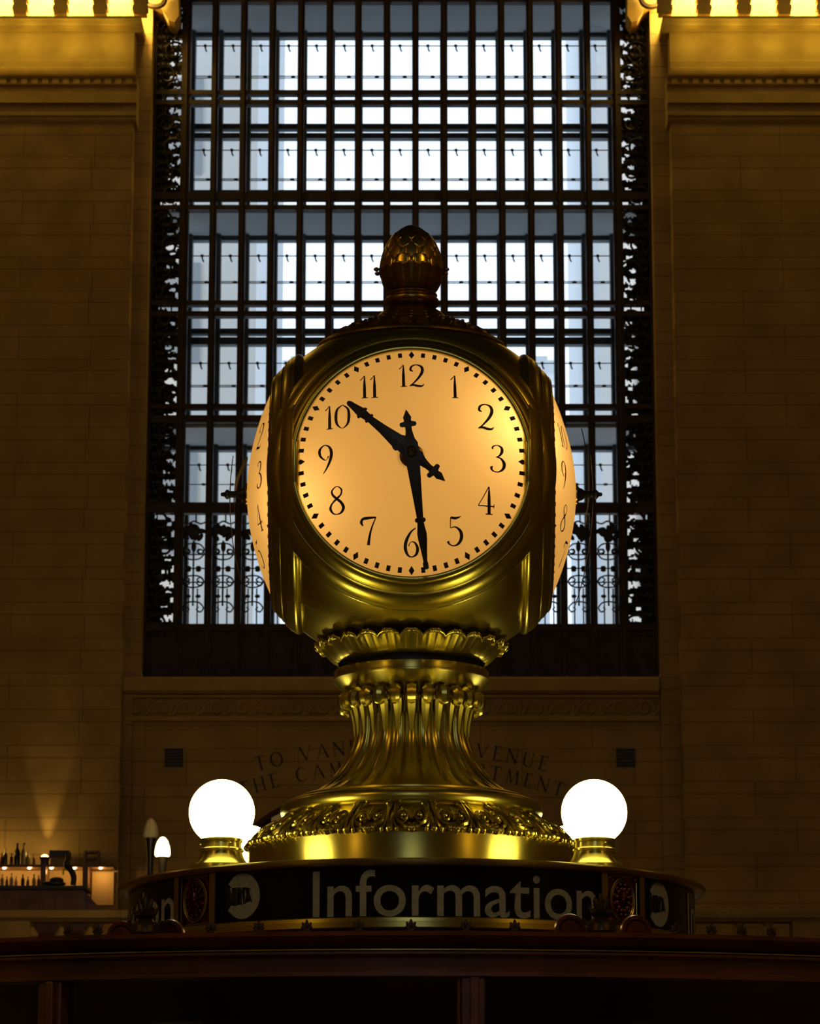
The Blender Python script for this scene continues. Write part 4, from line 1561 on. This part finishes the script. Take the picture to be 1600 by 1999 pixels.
bm = BM(); revolve(bm, [(.0, .440), (.031, .438), (.031, .446), (.020, .452), (0, .452)], 32); turn_to_front(bm)
obj('hub_plate', bm, BRONZE, hub)
for base in (bez, dial, hh_, mh_, hub):
    for k in range(1, 4):
        c = copy_tree(base, clock)
        c.rotation_euler.z = k * PI / 2

# cap and acorn
bm = BM()
revolve(bm, cr([(.262, 3.951), (.258, 3.962), (.246, 3.968), (.225, 3.978), (.195, 3.996), (.180, 4.004), (.172, 4.012), (.150, 4.020), (.120, 4.032), (.100, 4.046), (.086, 4.060), (.072, 4.070), (.062, 4.078), (.058, 4.084)], 3), 128, c=(AX, 0))
obj('bell_cap', bm, BRONZE, clock)
for n, rr, zz, sz in ((28, .196, 3.998, .0085), (28, .176, 4.012, .006), (20, .120, 4.036, .006)):
    bm = BM()
    blob(bm, (0, -rr, zz), (sz, sz, sz * .8), u=8, v=6)
    if rr > .19:
        tube(bm, [Vector((r_ * math.sin(b_), -r_ * math.cos(b_), z_)) for r_, b_, z_ in ((.235, 0, 3.975), (.22, .05, 3.986), (.205, .03, 3.996), (.196, 0, 4.002))], [.002, .005, .004, .003], 6)
    first_b = obj('cap_blossom' if rr > .19 else 'cap_bead', bm, BRONZE, clock)
    for k in range(1, n):
        c = first_b.copy(); col.objects.link(c); c.parent = clock
        c.rotation_euler.z = 2 * PI * k / n
bm = BM()
revolve(bm, cr([(.056, 4.078), (.062, 4.084), (.072, 4.086), (.0755, 4.093), (.074, 4.102), (.068, 4.107), (.069, 4.111), (.071, 4.115), (.067, 4.119), (.058, 4.121), (.05, 4.124)], 3), 96, c=(AX, 0))
obj('finial_collar', bm, BRONZE, clock)
bm = BM()
NC = 14
def cup(r, z, th, i):
    return r + .003 * abs(math.cos(NC / 2 * th)) * (1 if 3 < i < 34 else 0), z + (.004 * abs(math.cos(NC / 2 * th)) if z > 4.176 else 0)
revolve(bm, cr([(.05, 4.120), (.060, 4.122), (.070, 4.134), (.078, 4.150), (.081, 4.162), (.0845, 4.172), (.088, 4.180), (.0875, 4.185), (.083, 4.184), (.076, 4.176)], 4), NC * 12, cup, c=(AX, 0))
for s in (-1, 1):
    for zz, q in ((4.187, .096), (4.175, .093)):
        blob(bm, (AX + s * q, -.01, zz), (.008, .008, .006), u=8, v=6)
obj('acorn_cup', bm, BRONZE, clock)
bm = BM()
ep = []
NZ = 110
for i in range(NZ + 1):
    t = i / NZ
    z = 4.180 + .137 * t
    r = .0815 * (1 - t ** 2.25) ** .62
    ep.append((max(r, .0003), z))
rows_z = [(4.168, 4.212), (4.197, 4.240), (4.225, 4.266), (4.252, 4.290)]
def scales(r, z, th, i):
    best = 0
    NSC = 11
    for ri, (a, b) in enumerate(rows_z):
        v = (NSC * th / (2 * PI) + (.5 if ri % 2 else 0)) % 1 - .5
        t = (z - a) / (b - a)
        if t < 0 or t > 1.02:
            continue
        wdt = .5 if t < .6 else .5 * math.sqrt(max(0, 1 - ((t - .6) / .42) ** 2))
        q = abs(v) / max(wdt, 1e-3)
        if q < 1:
            e = min(1, (1 - q) / .5)
            hgt = .0015 + .0065 * math.sin(e * PI / 2) * (1 - .22 * ri) * (1 - .35 * max(t, 0))
            rim = 0
            best = max(best, hgt + rim)
            break
    return r + best, z
revolve(bm, ep, 288, scales, c=(AX, 0))
obj('acorn', bm, mat('acorn_bronze', (.58, .42, .07), .2, 1, noise=(14, (.28, .16, .03), .4, .7, .32)), clock, angle=75)
